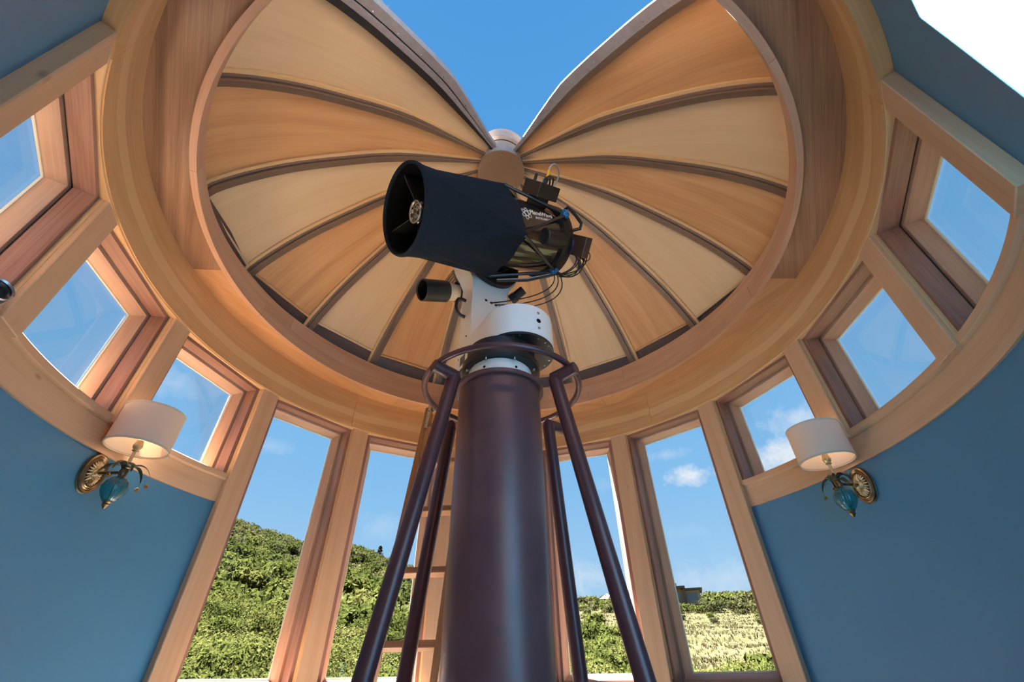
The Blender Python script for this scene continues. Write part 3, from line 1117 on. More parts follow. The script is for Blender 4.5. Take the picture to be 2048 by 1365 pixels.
# ================================================================== TELESCOPE
TM = Vector((-.608, -.579, 3.265))
TA = Vector((-.7675, -.5223, -.3732)).normalized()
U1 = (ZV - TA * TA.z).normalized()
V1 = TA.cross(U1)


def tp(s, r, ph):
    return TM - TA * s + U1 * (r * math.cos(R(ph))) + V1 * (r * math.sin(R(ph)))


def tq(s, u, v):
    return TM - TA * s + U1 * u + V1 * v


TT = basis(TM, U1, V1, -TA)                             # x=u, y=v, z=s (u x v = ?)
tel = empty('telescope', tuple(tq(.9, 0, 0)))
tag(tel, 'large reflecting telescope in a black cloth shroud with blue truss joints', 'telescope')


def trev(b, secs, n=72, rf=None):
    rings = []
    for s, r in secs:
        rings.append([b.bm.verts.new(tp(s, (rf(s, 360 * i / n) if rf and r is None else r), 360 * i / n)) for i in range(n)])
    for A, B in zip(rings, rings[1:]):
        for i in range(n):
            j = (i + 1) % n
            b.face([A[i], A[j], B[j], B[i]])
    return rings


def shroud_r(s, ph):
    """cloth stretched from four points on the front ring to four truss joints half way back"""
    t = min(1.0, max(0.0, (s - .05) / (.77 - .05)))
    pts = []
    for f in (-90, 0, 90, 180):
        for d in (-45, 45):
            x = (1 - t) * .298 * math.cos(R(f)) + t * .346 * math.cos(R(f + d))
            y = (1 - t) * .298 * math.sin(R(f)) + t * .346 * math.sin(R(f + d))
            pts.append((math.atan2(y, x), x, y))
    pts.sort()
    a = math.atan2(math.sin(R(ph)), math.cos(R(ph)))
    r = .25
    for k in range(8):
        p0, p1 = pts[k], pts[(k + 1) % 8]
        a0_, a1_ = p0[0], p1[0]
        aa = a
        if a1_ < a0_:
            a1_ += 2 * math.pi
            if aa < a0_:
                aa += 2 * math.pi
        if a0_ - 1e-9 <= aa <= a1_ + 1e-9:
            dx, dy = p1[1] - p0[1], p1[2] - p0[2]
            den = math.cos(a) * dy - math.sin(a) * dx
            if abs(den) > 1e-9:
                r = (p0[1] * dy - p0[2] * dx) / den
            break
    return max(r, .287 + (.268 - .287) * min(1, t * 1.6))


b = MB()
secs = [(.012, .276), (.0, .284), (.004, .292), (.02, .2965), (.038, .294), (.05, .289)]
secs += [(.05 + .72 * k / 18, None) for k in range(1, 19)]
rings = trev(b, secs, 96, shroud_r)
rin = [b.bm.verts.new(tp(.765, shroud_r(.765, 360 * i / 96) - .006, 360 * i / 96)) for i in range(96)]
for i in range(96):
    j = (i + 1) % 96
    b.face([rings[-1][i], rings[-1][j], rin[j], rin[i]])
rin0 = [b.bm.verts.new(tp(.05, .272, 360 * i / 96)) for i in range(96)]
for i in range(96):
    j = (i + 1) % 96
    b.face([rings[0][i], rings[0][j], rin0[j], rin0[i]])
    b.face([rin0[i], rin0[j], rin[j], rin[i]])
b.build('shroud', 'cloth_black', tel, 11)
b = MB()
trev(b, [(.02, .275), (.02, .268), (.06, .262), (.60, .262), (.95, .255), (1.12, .255)], 64)
b.build('inner_baffle', 'inner_black', tel)
b = MB()
rg = trev(b, [(1.13, .25), (1.12, .12), (1.115, .05)], 48)
b.face(rg[-1])
b.build('primary_mirror', 'mirror', tel)
b = MB()
rg = trev(b, [(.10, .03), (.095, .072), (.105, .082), (.26, .082), (.27, .06)], 40)
b.face(rg[0])
b.face(rg[-1])
sec = b.build('secondary_housing', 'black_gloss', tel)
b = MB()
trev(b, [(.092, .060), (.086, .066), (.086, .074), (.092, .078)], 40)
b.build('secondary_rim', 'steel', sec)
for i in range(6):
    q = tp(.094, .045, 60 * i)
    MB().cyl(q, q + TA * .012, .007, 10).build('adjuster_screw', 'steel', sec)
MB().cyl(tq(.094, 0, 0), tq(.07, 0, 0), .014, 12, bevel=.003).build('adjuster_screw', 'steel', sec)
for ph in (78, 168, 258, 348):
    b = MB()
    d = U1 * math.cos(R(ph)) + V1 * math.sin(R(ph))
    t = TA.cross(d)
    vs = []
    for s_, r_ in ((.05, .266), (.10, .080), (.26, .080), (.20, .266)):
        for k in (-1, 1):
            vs.append(b.bm.verts.new(TM - TA * s_ + d * r_ + t * .0035 * k))
    for q in ((0, 2, 4, 6), (1, 7, 5, 3), (0, 1, 3, 2), (2, 3, 5, 4), (4, 5, 7, 6), (6, 7, 1, 0)):
        b.face([vs[x] for x in q])
    b.build('spider_vane', 'pole_grey', tel, 0)
# rear tube, rings and poles
b = MB()
trev(b, [(.70, .262), (1.20, .262)], 72)
b.build('mirror_tube', 'tube_carbon', tel)
b = MB()
rg = trev(b, [(1.175, .255), (1.175, .285), (1.19, .290), (1.26, .290), (1.275, .28), (1.275, .12), (1.33, .12), (1.34, .11)], 64)
b.face(rg[-1])
b.build('mirror_cell', 'black_satin', tel)
b = MB()
rg = trev(b, [(1.33, .085), (1.46, .085), (1.47, .07), (1.52, .07)], 40)
b.face(rg[-1])
b.build('focuser', 'black_satin', tel)
KN = [-90, 0, 90, 180]
for ph in KN:
    kb = MB()
    kb.cyl(tp(1.165, .306, ph), tp(1.225, .306, ph), .024, 12, bevel=.004)
    kb.cyl(tp(1.18, .28, ph), tp(1.18, .345, ph), .014, 10, bevel=.003)
    kb.cyl(tp(1.195, .315, ph - 7), tp(1.195, .315, ph + 7), .016, 10, bevel=.003)
    kb.build('truss_joint', 'anodized_blue', tel)
    for s_ in (-45, 45):
        MB().cyl(tp(1.18, .304, ph + .06 * s_), tp(.74, .330, ph + s_ * .97), .0125, 12).build('truss_pole', 'pole_grey', tel)
# handle at the back
MB().tube([tp(1.22, .30, -80), tp(1.22, .345, -82), tp(1.25, .35, -92), tp(1.30, .35, -105), tp(1.30, .33, -111), tp(1.26, .29, -112)], .013, 10).build('rear_handle', 'black_satin', tel)
# lettering and orbit emblem on the tube
def on_tube(px, py, s0=.800, ph0=-101.0, r=.2635, rot=R(4)):
    x = px * math.cos(rot) - py * math.sin(rot)
    y = px * math.sin(rot) + py * math.cos(rot)
    return tp(s0 + x, r, ph0 + math.degrees(y / r))


def lettering(txt, size, x0, y0, name, shear=0.25):
    cu = bpy.data.curves.new('lettering', 'FONT')
    cu.body = txt
    cu.size = size
    cu.shear = shear
    cu.offset = size * 0.02
    ob = bpy.data.objects.new('lettering', cu)
    col.objects.link(ob)
    dg = bpy.context.evaluated_depsgraph_get()
    me = bpy.data.meshes.new_from_object(ob.evaluated_get(dg))
    bpy.data.objects.remove(ob)
    inv = INV[tel]
    for v in me.vertices:
        v.co = inv @ on_tube(x0 + v.co.x, y0 + v.co.y)
    me.materials.append(MATS['lettering_white'])
    o = bpy.data.objects.new(name, me)
    col.objects.link(o)
    o.parent = tel
    o['label'] = 'white lettering on the dark tube'
    return o


lettering('PlaneWave', .052, .055, .004, 'lettering')
lettering('INSTRUMENTS', .026, .100, -.030, 'lettering')
for ang, ra, rb_ in ((25, .048, .017), (-35, .048, .017), (85, .048, .017)):
    pts = []
    for i in range(28):
        a = 2 * math.pi * i / 28
        x, y = ra * math.cos(a), rb_ * math.sin(a)
        pts.append(on_tube(.022 + x * math.cos(R(ang)) - y * math.sin(R(ang)), .0 + x * math.sin(R(ang)) + y * math.cos(R(ang)), r=.264))
    MB().tube(pts, .0022, 5, closed=True).build('emblem_orbit', 'lettering_white', tel)
# electronics boxes and cables
ub = (U1 * math.cos(R(-57)) + V1 * math.sin(R(-57))).normalized()
tb = TA.cross(ub).normalized()
BX = basis(tq(1.04, 0, 0) + ub * .345, tb, -TA, ub)
eb = MB().box((-.095, -.10, -.03), (.095, .10, .075), BX, bevel=.004).build('electronics_box', 'black_satin', tel)
MB().box((-.05, -.06, -.09), (.05, .06, -.03), BX).build('box_bracket', 'black_satin', eb)
for x, y, m_, r, h in ((.01, .03, 'steel', .010, .045), (.01, .03, 'plug_yellow', .011, .0), (.045, .045, 'anodized_blue', .014, .03), (-.055, -.03, 'cable_black', .012, .04), (-.03, .0, 'steel', .012, .035), (.07, -.03, 'black_satin', .012, .05)):
    if m_ == 'plug_yellow':
        p = BX @ Vector((x, y, .115))
        q = BX @ Vector((x + .01, y, .175))
        MB().cyl(p, q, r, 12, bevel=.002).build('cable_plug', m_, eb)
    else:
        MB().cyl(BX @ Vector((x, y, .074)), BX @ Vector((x, y, .078 + h)), r, 12, bevel=.002).build('connector', m_, eb)


def bez(p0, p1, p2, p3, n=16):
    p0, p1, p2, p3 = map(Vector, (p0, p1, p2, p3))
    return [p0 * (1 - t) ** 3 + p1 * 3 * t * (1 - t) ** 2 + p2 * 3 * t * t * (1 - t) + p3 * t ** 3 for t in [k / n for k in range(n + 1)]]


MB().tube(bez(BX @ Vector((.02, .03, .172)), BX @ Vector((.03, .05, .33)), BX @ Vector((.14, .42, .14)), BX @ Vector((.11, .06, -.05))), .0065, 8).build('patch_cable', 'cable_grey', eb)
for x in (-.07, -.035):
    MB().tube(bez(BX @ Vector((x, -.03, .10)), BX @ Vector((x - .01, .0, .15)), BX @ Vector((x + .02, .04, .14)), BX @ Vector((x + .03, .06, .07))), .006, 8).build('short_cable', 'cable_black', eb)
# camera control box
cB = tq(1.30, -.203, -.214)
xB = (U1 * -.77 + V1 * -.64).normalized()
yB = (U1 * -.77 + V1 * .64)
yB = (yB - xB * yB.dot(xB)).normalized()
BB = basis(cB, xB, yB, -TA)
cb = MB().box((-.085, -.078, 0), (.085, .078, .07), BB, bevel=.004).build('control_box', 'box_brown', tel)
fB = tq(1.275, -.13, -.15)
fan = MB().lathe([(0, -.006), (.075, -.006), (.08, 0), (.08, .03), (0, .03)], basis(fB, U1, V1, -TA), 32, capped=False).build('cooling_fan', 'circuit_purple', tel)
MB().lathe([(.074, -.008), (.084, -.008), (.084, .0), (.074, .0)], basis(fB, U1, V1, -TA), 32, capped=False).build('fan_ring', 'cable_grey', fan)
MB().cyl(tq(.98, -.17, -.20), tq(1.19, -.17, -.20), .062, 24, bevel=.006).build('guide_camera', 'black_satin', tel)
rc = random.Random(3)
kB = tp(1.19, .31, 180)
for i in range(7):
    s0 = BB @ Vector((.05 + .012 * i - .05, .07, .02 + .008 * i))
    e0 = kB + Vector((rc.uniform(-.02, .04), rc.uniform(-.02, .03), rc.uniform(-.03, .02)))
    sag = rc.uniform(.05, .20)
    MB().tube(bez(s0, s0 + Vector((rc.uniform(-.02, .06), 0, -sag)), e0 + Vector((rc.uniform(.03, .12), rc.uniform(-.03, .05), -sag * .5)), e0), .0045, 6).build('cable', 'cable_black', tel)
for i, g_ in enumerate((.040, .080, .116)):
    q = mp(g_, .20, 3.176)
    MB().tube(bez(kB + Vector((.02 * i, 0, -.01)), kB + Vector((.05 + .05 * i, .05, -.20 - .05 * i)), q + Vector((.18, .0, .02 - .03 * i)), q), .0045, 6).build('cable', 'cable_black', tel)
MB().tube(bez(BB @ Vector((.085, .02, .03)), BB @ Vector((.16, .03, .05)), BB @ Vector((.12, .14, .06)), BB @ Vector((.03, .079, .05))), .0045, 6).build('cable', 'cable_black', tel)
for k, m_ in enumerate(('cable_grey', 'cable_black', 'cable_black')):
    MB().tube([tp(1.18, .322 + .012 * k, 178 + 2 * k), tp(1.0, .335 + .01 * k, 160), tp(.80, .350 + .006 * k, 141)], .006, 6).build('cable', m_, tel)
# saddle that joins tube and altitude disc
MB().box((-.30, .10, -.05), (.34, .145, .05), basis(mp(.03, 0, 3.58), (-TA).normalized(), E2, U1), bevel=.006).build('saddle', 'black_satin', mount)

# guide scope on the far side of the arm
gs = empty('guide_scope', tuple(mp(-.25, .5, 3.38)))
tag(gs, 'small finder telescope with black dew shield and cream tube beside the mount arm', 'telescope')
G0 = mp(-.405, .5, 3.318)
gd = (GV * .905 + ZV * .405 + E2 * 0.0).normalized()
MG = basis(G0, E2, gd.cross(E2), gd) @ Matrix.Diagonal((.86, .86, .92, 1))
MB().lathe([(.088, .01), (.098, 0), (.102, .004), (.102, .236), (.098, .24), (.085, .24), (.088, .05)], MG, 40, capped=False).build('dew_shield', 'black_satin', gs)
MB().lathe([(0, .20), (.08, .20), (.08, .23), (0, .23)], MG, 32, capped=False).build('objective_lens', 'black_gloss', gs)
MB().lathe([(.084, .24), (.084, .52), (.05, .54), (.05, .60)], MG, 36).build('optical_tube', 'cream_enamel', gs)
MB().lathe([(.086, .345), (.094, .345), (.094, .38), (.086, .38)], MG, 36, capped=False).build('tube_ring', 'black_satin', gs)
cl_ = basis(mp(-.135, .47, 3.545), (gd.x, gd.y, gd.z), tuple(E2), tuple(gd.cross(E2)))
bk = MB().box((-.06, -.075, -.075), (.05, .075, .06), cl_, bevel=.012).build('scope_clamp', 'black_gloss', gs)
for k in range(4):
    MB().box((-.062, -.06, -.055 + .028 * k), (-.059, .06, -.045 + .028 * k), cl_).build('clamp_rib', 'steel', bk)
MB().box((-.05, .36, 3.36), (.08, .45, 3.56), MM, bevel=.006).build('scope_bracket', 'black_satin', gs)

# ================================================================== LADDER
lad = empty('ladder', (-.58, 1.10, 0))
tag(lad, 'wooden rolling ladder leaning on the dome fascia behind the pier', 'ladder')
LT, LBt = Vector((-.745, 1.655, 3.07)), Vector((-.835, 1.245, .95))
ld = (LBt - LT) / (LT.z - LBt.z)
LF = LT + ld * LT.z
lx = Vector((.995, -.10, 0)).normalized()
upv = (LT - LF).normalized()
ln = lx.cross(upv).normalized()
if ln.y > 0:
    ln = -ln
for s in (0, 1):
    o_ = LF + lx * (.42 * s)
    MB().box((-.024, -.065, 0), (.024, .065, (LT - LF).length), basis(o_, lx, -ln, upv), grain=2, bevel=.004).build('stile', 'ladder_wood', lad)
Lz = (LT - LF).length
for z in (.235, .68, 1.125, 1.57, 2.03, 2.47, 2.86):
    h = z / LT.z * Lz
    MB().box((.024, -.055, h - .022), (.396, .040, h + .022), basis(LF, lx, -ln, upv), grain=0, bevel=.004).build('rung', 'ladder_wood', lad)
for s in (0, 1):
    o_ = LF + lx * (.42 * s)
    bq = basis(o_, lx, -ln, upv)
    sx = .004 if s == 0 else -.026
    br = MB().box((sx, -.074, Lz - .26), (sx + .03, -.065, Lz + .03), bq, bevel=.003).build('wheel_bracket', 'steel', lad)
    for h in (.05, .12, .2):
        MB().cyl(bq @ Vector((sx + .015, -.070, Lz - h)), bq @ Vector((sx + .015, -.080, Lz - h)), .008, 10).build('bracket_bolt', 'steel', br)
    wc = bq @ Vector((.105 if s == 0 else -.105, .02, Lz + .135))
    MB().box((min(sx, .115 * (1 - 2 * s)), -.074, Lz + .018), (max(sx + .03, .115 * (1 - 2 * s)), .03, Lz + .030), bq).build('wheel_fork', 'steel', br)
    MB().box((.085 if s == 0 else -.095, .0, Lz + .03), (.095 if s == 0 else -.085, .03, Lz + .135), bq).build('fork_blade', 'steel', br)
    wh = MB().cyl(wc - ln * .0 - lx * .012, wc + lx * .022, .030, 24, bevel=.002).build('wheel', 'steel', lad)
    MB().lathe([(.030, -.013), (.044, -.013), (.048, 0), (.044, .013), (.030, .013)], basis(wc + lx * .004, upv, ln, lx), 28, capped=False).build('tyre', 'tyre', wh)

# ================================================================== SCONCES (local: y into the room, z up)
def make_sconce(root):
    inv = Matrix.Identity(4)
    B = lambda b, n, m, p=root, s=35: b.build(n, m, p, s, inv=inv)
    PL = basis((0, 0, 0), (1, 0, 0), (0, 0, 1), (0, 1, 0))
    plate = B(MB().lathe([(.060, .006), (.0625, .012), (.0615, .019), (.056, .022), (.053, .018), (.050, .023), (.047, .019), (.044, .023), (.041, .017), (.0, .017)], PL, 48, sx=1.15, sy=1.66, capped=False), 'backplate', 'brass_aged')
    for i in range(22):
        a = 2 * math.pi * i / 22
        rx, rz = .045 * math.cos(a), .039 * 1.66 * math.sin(a)
        tip = Vector((rx, .020, rz))
        base_ = Vector((rx * .28, .018, rz * .28))
        midp = (tip + base_) / 2 + Vector((0, .009, 0))
        B(MB().tube([base_, midp, tip], .0058, 6, taper=lambda t: .55 + 1.0 * math.sin(math.pi * min(1, t * 1.0)) * .6), 'petal', 'brass_light', plate)
    B(MB().lathe([(.0, -.001), (.064, -.001), (.065, .004), (.062, .008), (.0, .008)], PL, 48, sx=1.15, sy=1.66, capped=False), 'plate_backing', 'leaf_metal', plate)
    B(MB().lathe([(.018, .010), (.018, .022), (.012, .028), (.016, .034), (.010, .042)], PL, 20), 'arm_rosette', 'brass_light')
    B(MB().tube([(0, .03, 0), (0, .175, 0)], .0085, 12), 'arm', 'brass_aged')
    AX = Matrix.Translation((0, .175, 0))
    B(MB().lathe([(.0, -.030), (.020, -.028), (.016, -.020), (.019, -.012), (.020, .010), (.015, .018), (.022, .024), (.012, .032), (.0, .032)], AX, 20, capped=False), 'hub_boss', 'brass_aged')
    B(MB().tube([(0, .175, .03), (0, .175, .125)], .0085, 12), 'stem', 'brass_light')
    B(MB().lathe([(.010, .118), (.018, .124), (.013, .130), (.021, .140), (.024, .152), (.020, .166), (.016, .182), (.0, .184)], AX, 18, capped=False), 'socket', 'brass_light')
    bulb = B(MB().lathe([(.0, .184), (.012, .186), (.014, .20), (.024, .225), (.026, .245), (.018, .268), (.0, .278)], AX, 20, capped=False), 'bulb', 'bulb_glow')
    sh = B(MB().lathe([(.152, .138), (.150, .356), (.1485, .356), (.1505, .138)], AX, 64, capped=False), 'lamp_shade', 'shade_linen')
    for z, r in ((.140, .152), (.354, .150)):
        B(MB().lathe([(r - .004, z - .004), (r + .0025, z - .004), (r + .0025, z + .006), (r - .004, z + .006)], AX, 64, capped=False), 'shade_trim', 'shade_trim', sh)
    for i in range(3):
        a = 2 * math.pi * i / 3
        B(MB().tube([(0, .175, .345), (.148 * math.cos(a), .175 + .148 * math.sin(a), .345)], .002, 6), 'shade_spoke', 'brass_aged', sh)
    B(MB().tube([(0, .175, .184), (0, .175, .35)], .003, 6), 'harp_rod', 'brass_aged', sh)
    gp = [(.020, -.024), (.036, -.036), (.052, -.056), (.0585, -.080), (.054, -.106), (.040, -.132), (.026, -.150), (.016, -.158)]
    gl = B(MB().lathe(gp, AX, 72, rfun=lambda t, h: 1 + .028 * math.cos(2 * math.pi * 18 * t), capped=True), 'glass_drop', 'teal_glass', root, 60)
    B(MB().tube([(0, .175, -.03), (0, .175, -.155)], .003, 8), 'inner_rod', 'brass_aged', gl)
    B(MB().lathe([(.0, -.150), (.020, -.150), (.022, -.156), (.014, -.164), (.017, -.170), (.010, -.180), (.004, -.190), (.0, -.192)], AX, 18, capped=False), 'finial', 'brass_aged')
    for i, (a, ln_, up_) in enumerate(((15, .105, .045), (65, .075, .045), (120, .125, .05), (170, .115, .05), (225, .07, .05), (285, .125, .045), (330, .075, .045))):
        d = Vector((math.cos(R(a)), math.sin(R(a)), 0))
        t = Vector((-d.y, d.x, 0))
        pts = bez(Vector((0, .175, .012)) + d * .014, Vector((0, .175, .012 + up_)) + d * .02, Vector((0, .175, .018 + up_)) + d * ln_ * .8, Vector((0, .175, .012 - ln_ * .25)) + d * ln_, 10)
        b = MB()
        rows = []
        for k, p in enumerate(pts):
            wd = .0135 * math.sin(math.pi * (.12 + .83 * k / 10)) + .0015
            rows.append([b.bm.verts.new(p - t * wd), b.bm.verts.new(p + Vector((0, 0, .003))), b.bm.verts.new(p + t * wd), b.bm.verts.new(p - Vector((0, 0, .002)))])
        for A_, B_ in zip(rows, rows[1:]):
            for j in range(4):
                b.face([A_[j], A_[(j + 1) % 4], B_[(j + 1) % 4], B_[j]])
        b.face(rows[0])
        b.face(rows[-1])
        lf = B(b, 'leaf', 'leaf_metal', root, 60)
        if i in (0, 2, 3, 5):
            tip = pts[-1]
            B(MB().tube([tip, tip + Vector((0, 0, -.026))], .0012, 5), 'drop_wire', 'steel', lf)
            B(MB().lathe([(0, 0), (.008, -.006), (.0105, -.014), (.008, -.022), (0, -.027)], Matrix.Translation(tip + Vector((0, 0, -.024))), 8, capped=False), 'crystal_drop', 'amber_crystal', lf, 0)
    return root


def place_sconce(o, az, z):
    d = dirh(az)
    p = d * (RW - .001) + Vector((0, 0, z))
    y = -d
    x = y.cross(ZV)
    o.matrix_world = basis(p, x, y, ZV)


sc1 = make_sconce(empty('wall_sconce', (0, 0, 0)))
tag(sc1, 'brass wall sconce with cream shade and teal glass on the hill side wall', 'wall lamp', 'wall sconces')
sc2 = copy_tree(sc1)
sc2['label'] = 'brass wall sconce with cream shade and teal glass on the dry grass side wall'
place_sconce(sc1, -88.0, 1.848)
place_sconce(sc2, 80.25, 1.838)
for s_ in (sc1, sc2):
    ld_ = bpy.data.lights.new('sconce_bulb', 'POINT')
    ld_.energy = 0.7
    ld_.color = (1.0, .72, .5)
    ld_.shadow_soft_size = .03
    lo = bpy.data.objects.new('bulb_light', ld_)
    col.objects.link(lo)
    lo.parent = s_
    lo.location = (0, .175, .30)

# small black spotlight by the first clerestory post
sp = empty('spotlight', (-1.70, -1.24, 1.975))
tag(sp, 'small round black spotlight with silver rim on the blue wall', 'spotlight')
q0 = Vector((-1.625, -1.185, 1.977))
fd = Vector((.75, -.25, .30)).normalized()
MS = basis(q0, *[tuple(v) for v in ((fd.cross(ZV)).normalized(), fd.cross(fd.cross(ZV)).normalized(), fd)])
MB().lathe([(0, -.09), (.03, -.085), (.042, -.06), (.045, -.01), (.044, 0), (.036, -.004), (.03, -.014), (0, -.018)], MS, 32, capped=False).build('lamp_head', 'black_satin', sp)
MB().lathe([(.037, -.003), (.0455, -.003), (.0465, .003), (.0445, .008), (.038, .004)], MS, 32, capped=False).build('rim', 'steel', sp)
MB().tube([q0 - fd * .06, q0 - fd * .07 + Vector((-.03, -.0, -.03)), dirh(-125.5) * 2.198 + Vector((0, 0, 1.93))], .008, 8).build('stem', 'black_satin', sp)
MB().cyl(dirh(-125.5) * 2.19 + Vector((0, 0, 1.93)), dirh(-125.5) * 2.2 + Vector((0, 0, 1.93)), .03, 20).build('wall_plate', 'black_satin', sp)

# ================================================================== OUTSIDE
SKY = [(-180, 9), (-90, 13.5), (-50, 14.4), (-31, 13.6), (-24, 12.0), (-18.8, 11.9), (-11, 10.0), (-4, 8.2), (6, 6.3), (18, 6.3), (26, 6.1), (45, 5.4), (90, 3.5), (180, 9)]
RID = [(-180, 120), (-60, 110), (-15, 115), (5, 150), (20, 165), (180, 150)]


def hnoise(x, y):
    return (math.sin(x * .13 + 1.3) * math.cos(y * .11 - .4) + .5 * math.sin(x * .31 - y * .27 + 2.1) + .3 * math.cos(x * .7 + y * .53))


def ground(x, y):
    rho = math.hypot(x, y + 1.0)
    az = math.degrees(math.atan2(x, y + 2.2))
    el, rs = lerp_tab(SKY, az), lerp_tab(RID, az)
    H = .95 + rs * math.tan(R(el))
    base = -1.6 if az < 0 else -1.6 + .9 * min(1, az / 8)
    if rho < 4:
        return base
    t = (rho - 4) / (rs - 4)
    if t <= 1:
        z = base + (H - base) * t ** 1.10
    else:
        z = H - (rho - rs) * .12
    return z + hnoise(x, y) * .25 * min(1, rho / 40)


g = MB()
NA, NRr = 180, 64
vs = []
for j in range(NRr):
    rho = 2.9 + 260 * (j / (NRr - 1)) ** 1.8
    vs.append([g.bm.verts.new((rho * math.sin(2 * math.pi * i / NA), rho * math.cos(2 * math.pi * i / NA) - 1.0, ground(rho * math.sin(2 * math.pi * i / NA), rho * math.cos(2 * math.pi * i / NA) - 1.0))) for i in range(NA)])
for j in range(NRr - 1):
    for i in range(NA):
        g.face([vs[j][i], vs[j][(i + 1) % NA], vs[j + 1][(i + 1) % NA], vs[j + 1][i]])
tag(g.build('ground', 'dry_grass', smooth=180), 'dry grass hillside rising outside the windows', kind='structure')


def shrub_mesh(name, mat, n, size, seed, tall=.8):
    r_ = random.Random(seed)
    bm2 = bmesh.new()
    lobes = [(Vector((r_.uniform(-.5, .5), r_.uniform(-.5, .5), r_.uniform(.35, .75) * tall)), r_.uniform(.35, .6)) for _ in range(7)]
    for _ in range(n):
        c, rad = r_.choice(lobes)
        d = Vector((r_.gauss(0, 1), r_.gauss(0, 1), r_.gauss(.25, 1))).normalized()
        p = c + Vector((d.x, d.y, d.z * .8)) * rad * r_.uniform(.72, 1.05)
        if p.z < -.05:
            p.z = r_.uniform(0, .2)
        nrm = (d + Vector((r_.gauss(0, .55), r_.gauss(0, .55), r_.gauss(0, .55)))).normalized()
        t = nrm.orthogonal().normalized()
        t = (Matrix.Rotation(r_.uniform(0, 6.28), 3, nrm) @ t)
        w_ = nrm.cross(t)
        s_ = size * r_.uniform(.6, 1.3)
        q = [p - t * s_, p + w_ * s_ * .55 + nrm * s_ * .12, p + t * s_, p - w_ * s_ * .55 + nrm * s_ * .12]
        bm2.faces.new([bm2.verts.new(x) for x in q])
    me = bpy.data.meshes.new(name)
    bm2.to_mesh(me)
    bm2.free()
    me.materials.append(MATS[mat])
    return me


near = [shrub_mesh('shrub_foliage', 'scrub_leaf', 4200, .034, 10 + i) for i in range(4)]
midm = [shrub_mesh('shrub_foliage', 'scrub_leaf', 1500, .060, 30 + i) for i in range(4)]
midd = [shrub_mesh('shrub_foliage', 'scrub_dark', 1500, .060, 40 + i) for i in range(2)]
rs = random.Random(21)
spots = []
# thicket on the hill side
for _ in range(1500):
    az = rs.uniform(-50, 4.5)
    rho = math.sqrt(rs.uniform(9.0 ** 2, 112 ** 2))
    x, y = rho * math.sin(R(az)), rho * math.cos(R(az)) - 1
    bare = hnoise(x * .9 + 20, y * .9) > (.95 if rho < 55 else .55)
    if bare and rs.random() < .8:
        continue
    spots.append((x, y, rs.uniform(1.0, 1.8) * (1.0 if rho < 60 else 1.05), rho, az))
for _ in range(240):
    az = rs.uniform(-48, 4)
    rho = rs.uniform(8.5, 26)
    x, y = rho * math.sin(R(az)), rho * math.cos(R(az)) - 1
    spots.append((x, y, rs.uniform(.9, 1.7), rho, az))
# slope on the dry grass side
for _ in range(330):
    az = rs.uniform(4, 45)
    rho = rs.uniform(9, 46) if az < 14 else rs.uniform(9, 17)
    x, y = rho * math.sin(R(az)), rho * math.cos(R(az)) - 1
    if hnoise(x * 1.6, y * 1.6 + 9) > .45 or (az > 20 and rs.random() < .35):
        continue
    spots.append((x, y, rs.uniform(.9, 1.6) * (1 if az < 13 else .7), rho, az))
for _ in range(420):
    az = rs.uniform(4, 46)
    rho = rs.uniform(112, 162)
    x, y = rho * math.sin(R(az)), rho * math.cos(R(az)) - 1
    if hnoise(x * .8, y * .8) > .55 + (rho - 120) * .012:
        continue
    spots.append((x, y, rs.uniform(1.5, 3.0), rho, az))
for _ in range(90):
    az = rs.uniform(12, 44)
    rho = rs.uniform(84, 112)
    x, y = rho * math.sin(R(az)), rho * math.cos(R(az)) - 1
    if hnoise(x * .8, y * .8) < .2:
        spots.append((x, y, rs.uniform(1.0, 2.2), rho, az))
for _ in range(26):
    az = rs.uniform(5, 44)
    rho = rs.uniform(45, 112)
    spots.append((rho * math.sin(R(az)), rho * math.cos(R(az)) - 1, rs.uniform(.8, 1.8), rho, az))
spots = [q for q in spots if not (95 < q[3] < 124 and abs(q[4] - 18.6) < 2.4)]
spots.sort(key=lambda s: -s[2] / s[3])
rest = []
for i, (x, y, r_, rho, az) in enumerate(spots):
    if i < 290:
        me = (near if rho < 30 else midm)[rs.randrange(4)]
        if rho > 60 and rs.random() < .5:
            me = midd[rs.randrange(2)]
        o = bpy.data.objects.new('shrub', me)
        col.objects.link(o)
        o.location = (x, y, ground(x, y) - .08)
        o.rotation_euler = (0, 0, rs.uniform(0, 6.28))
        o.scale = (r_, r_, r_ * rs.uniform(.85, 1.15))
        dk = me in midd
        if az < 4.2:
            if rho < 30:
                tag(o, ('broad tall bright green shrub low on the thicket hill' if r_ > 1.5 else 'middle sized bright green shrub low on the thicket hill' if r_ > 1.2 else 'small bright green shrub low on the thicket hill'), 'shrub', 'near shrubs of the thicket hill')
            elif dk:
                tag(o, 'dark olive shrub high on the thicket hill', 'shrub', 'dark shrubs of the thicket hill')
            else:
                tag(o, 'green leafy shrub half way up the thicket hill', 'shrub', 'middle shrubs of the thicket hill')
        elif rho < 50:
            tag(o, ('broad bright green shrub at the foot of the dry grass slope' if r_ > 1.15 else 'small bright green shrub at the foot of the dry grass slope'), 'shrub', 'near shrubs of the dry slope')
        elif dk:
            tag(o, 'dark olive shrub on the far dry ridge', 'shrub', 'dark shrubs of the dry ridge')
        else:
            tag(o, 'green shrub on the far dry ridge', 'shrub', 'green shrubs of the dry ridge')
    else:
        rest.append((x, y, r_, rho))
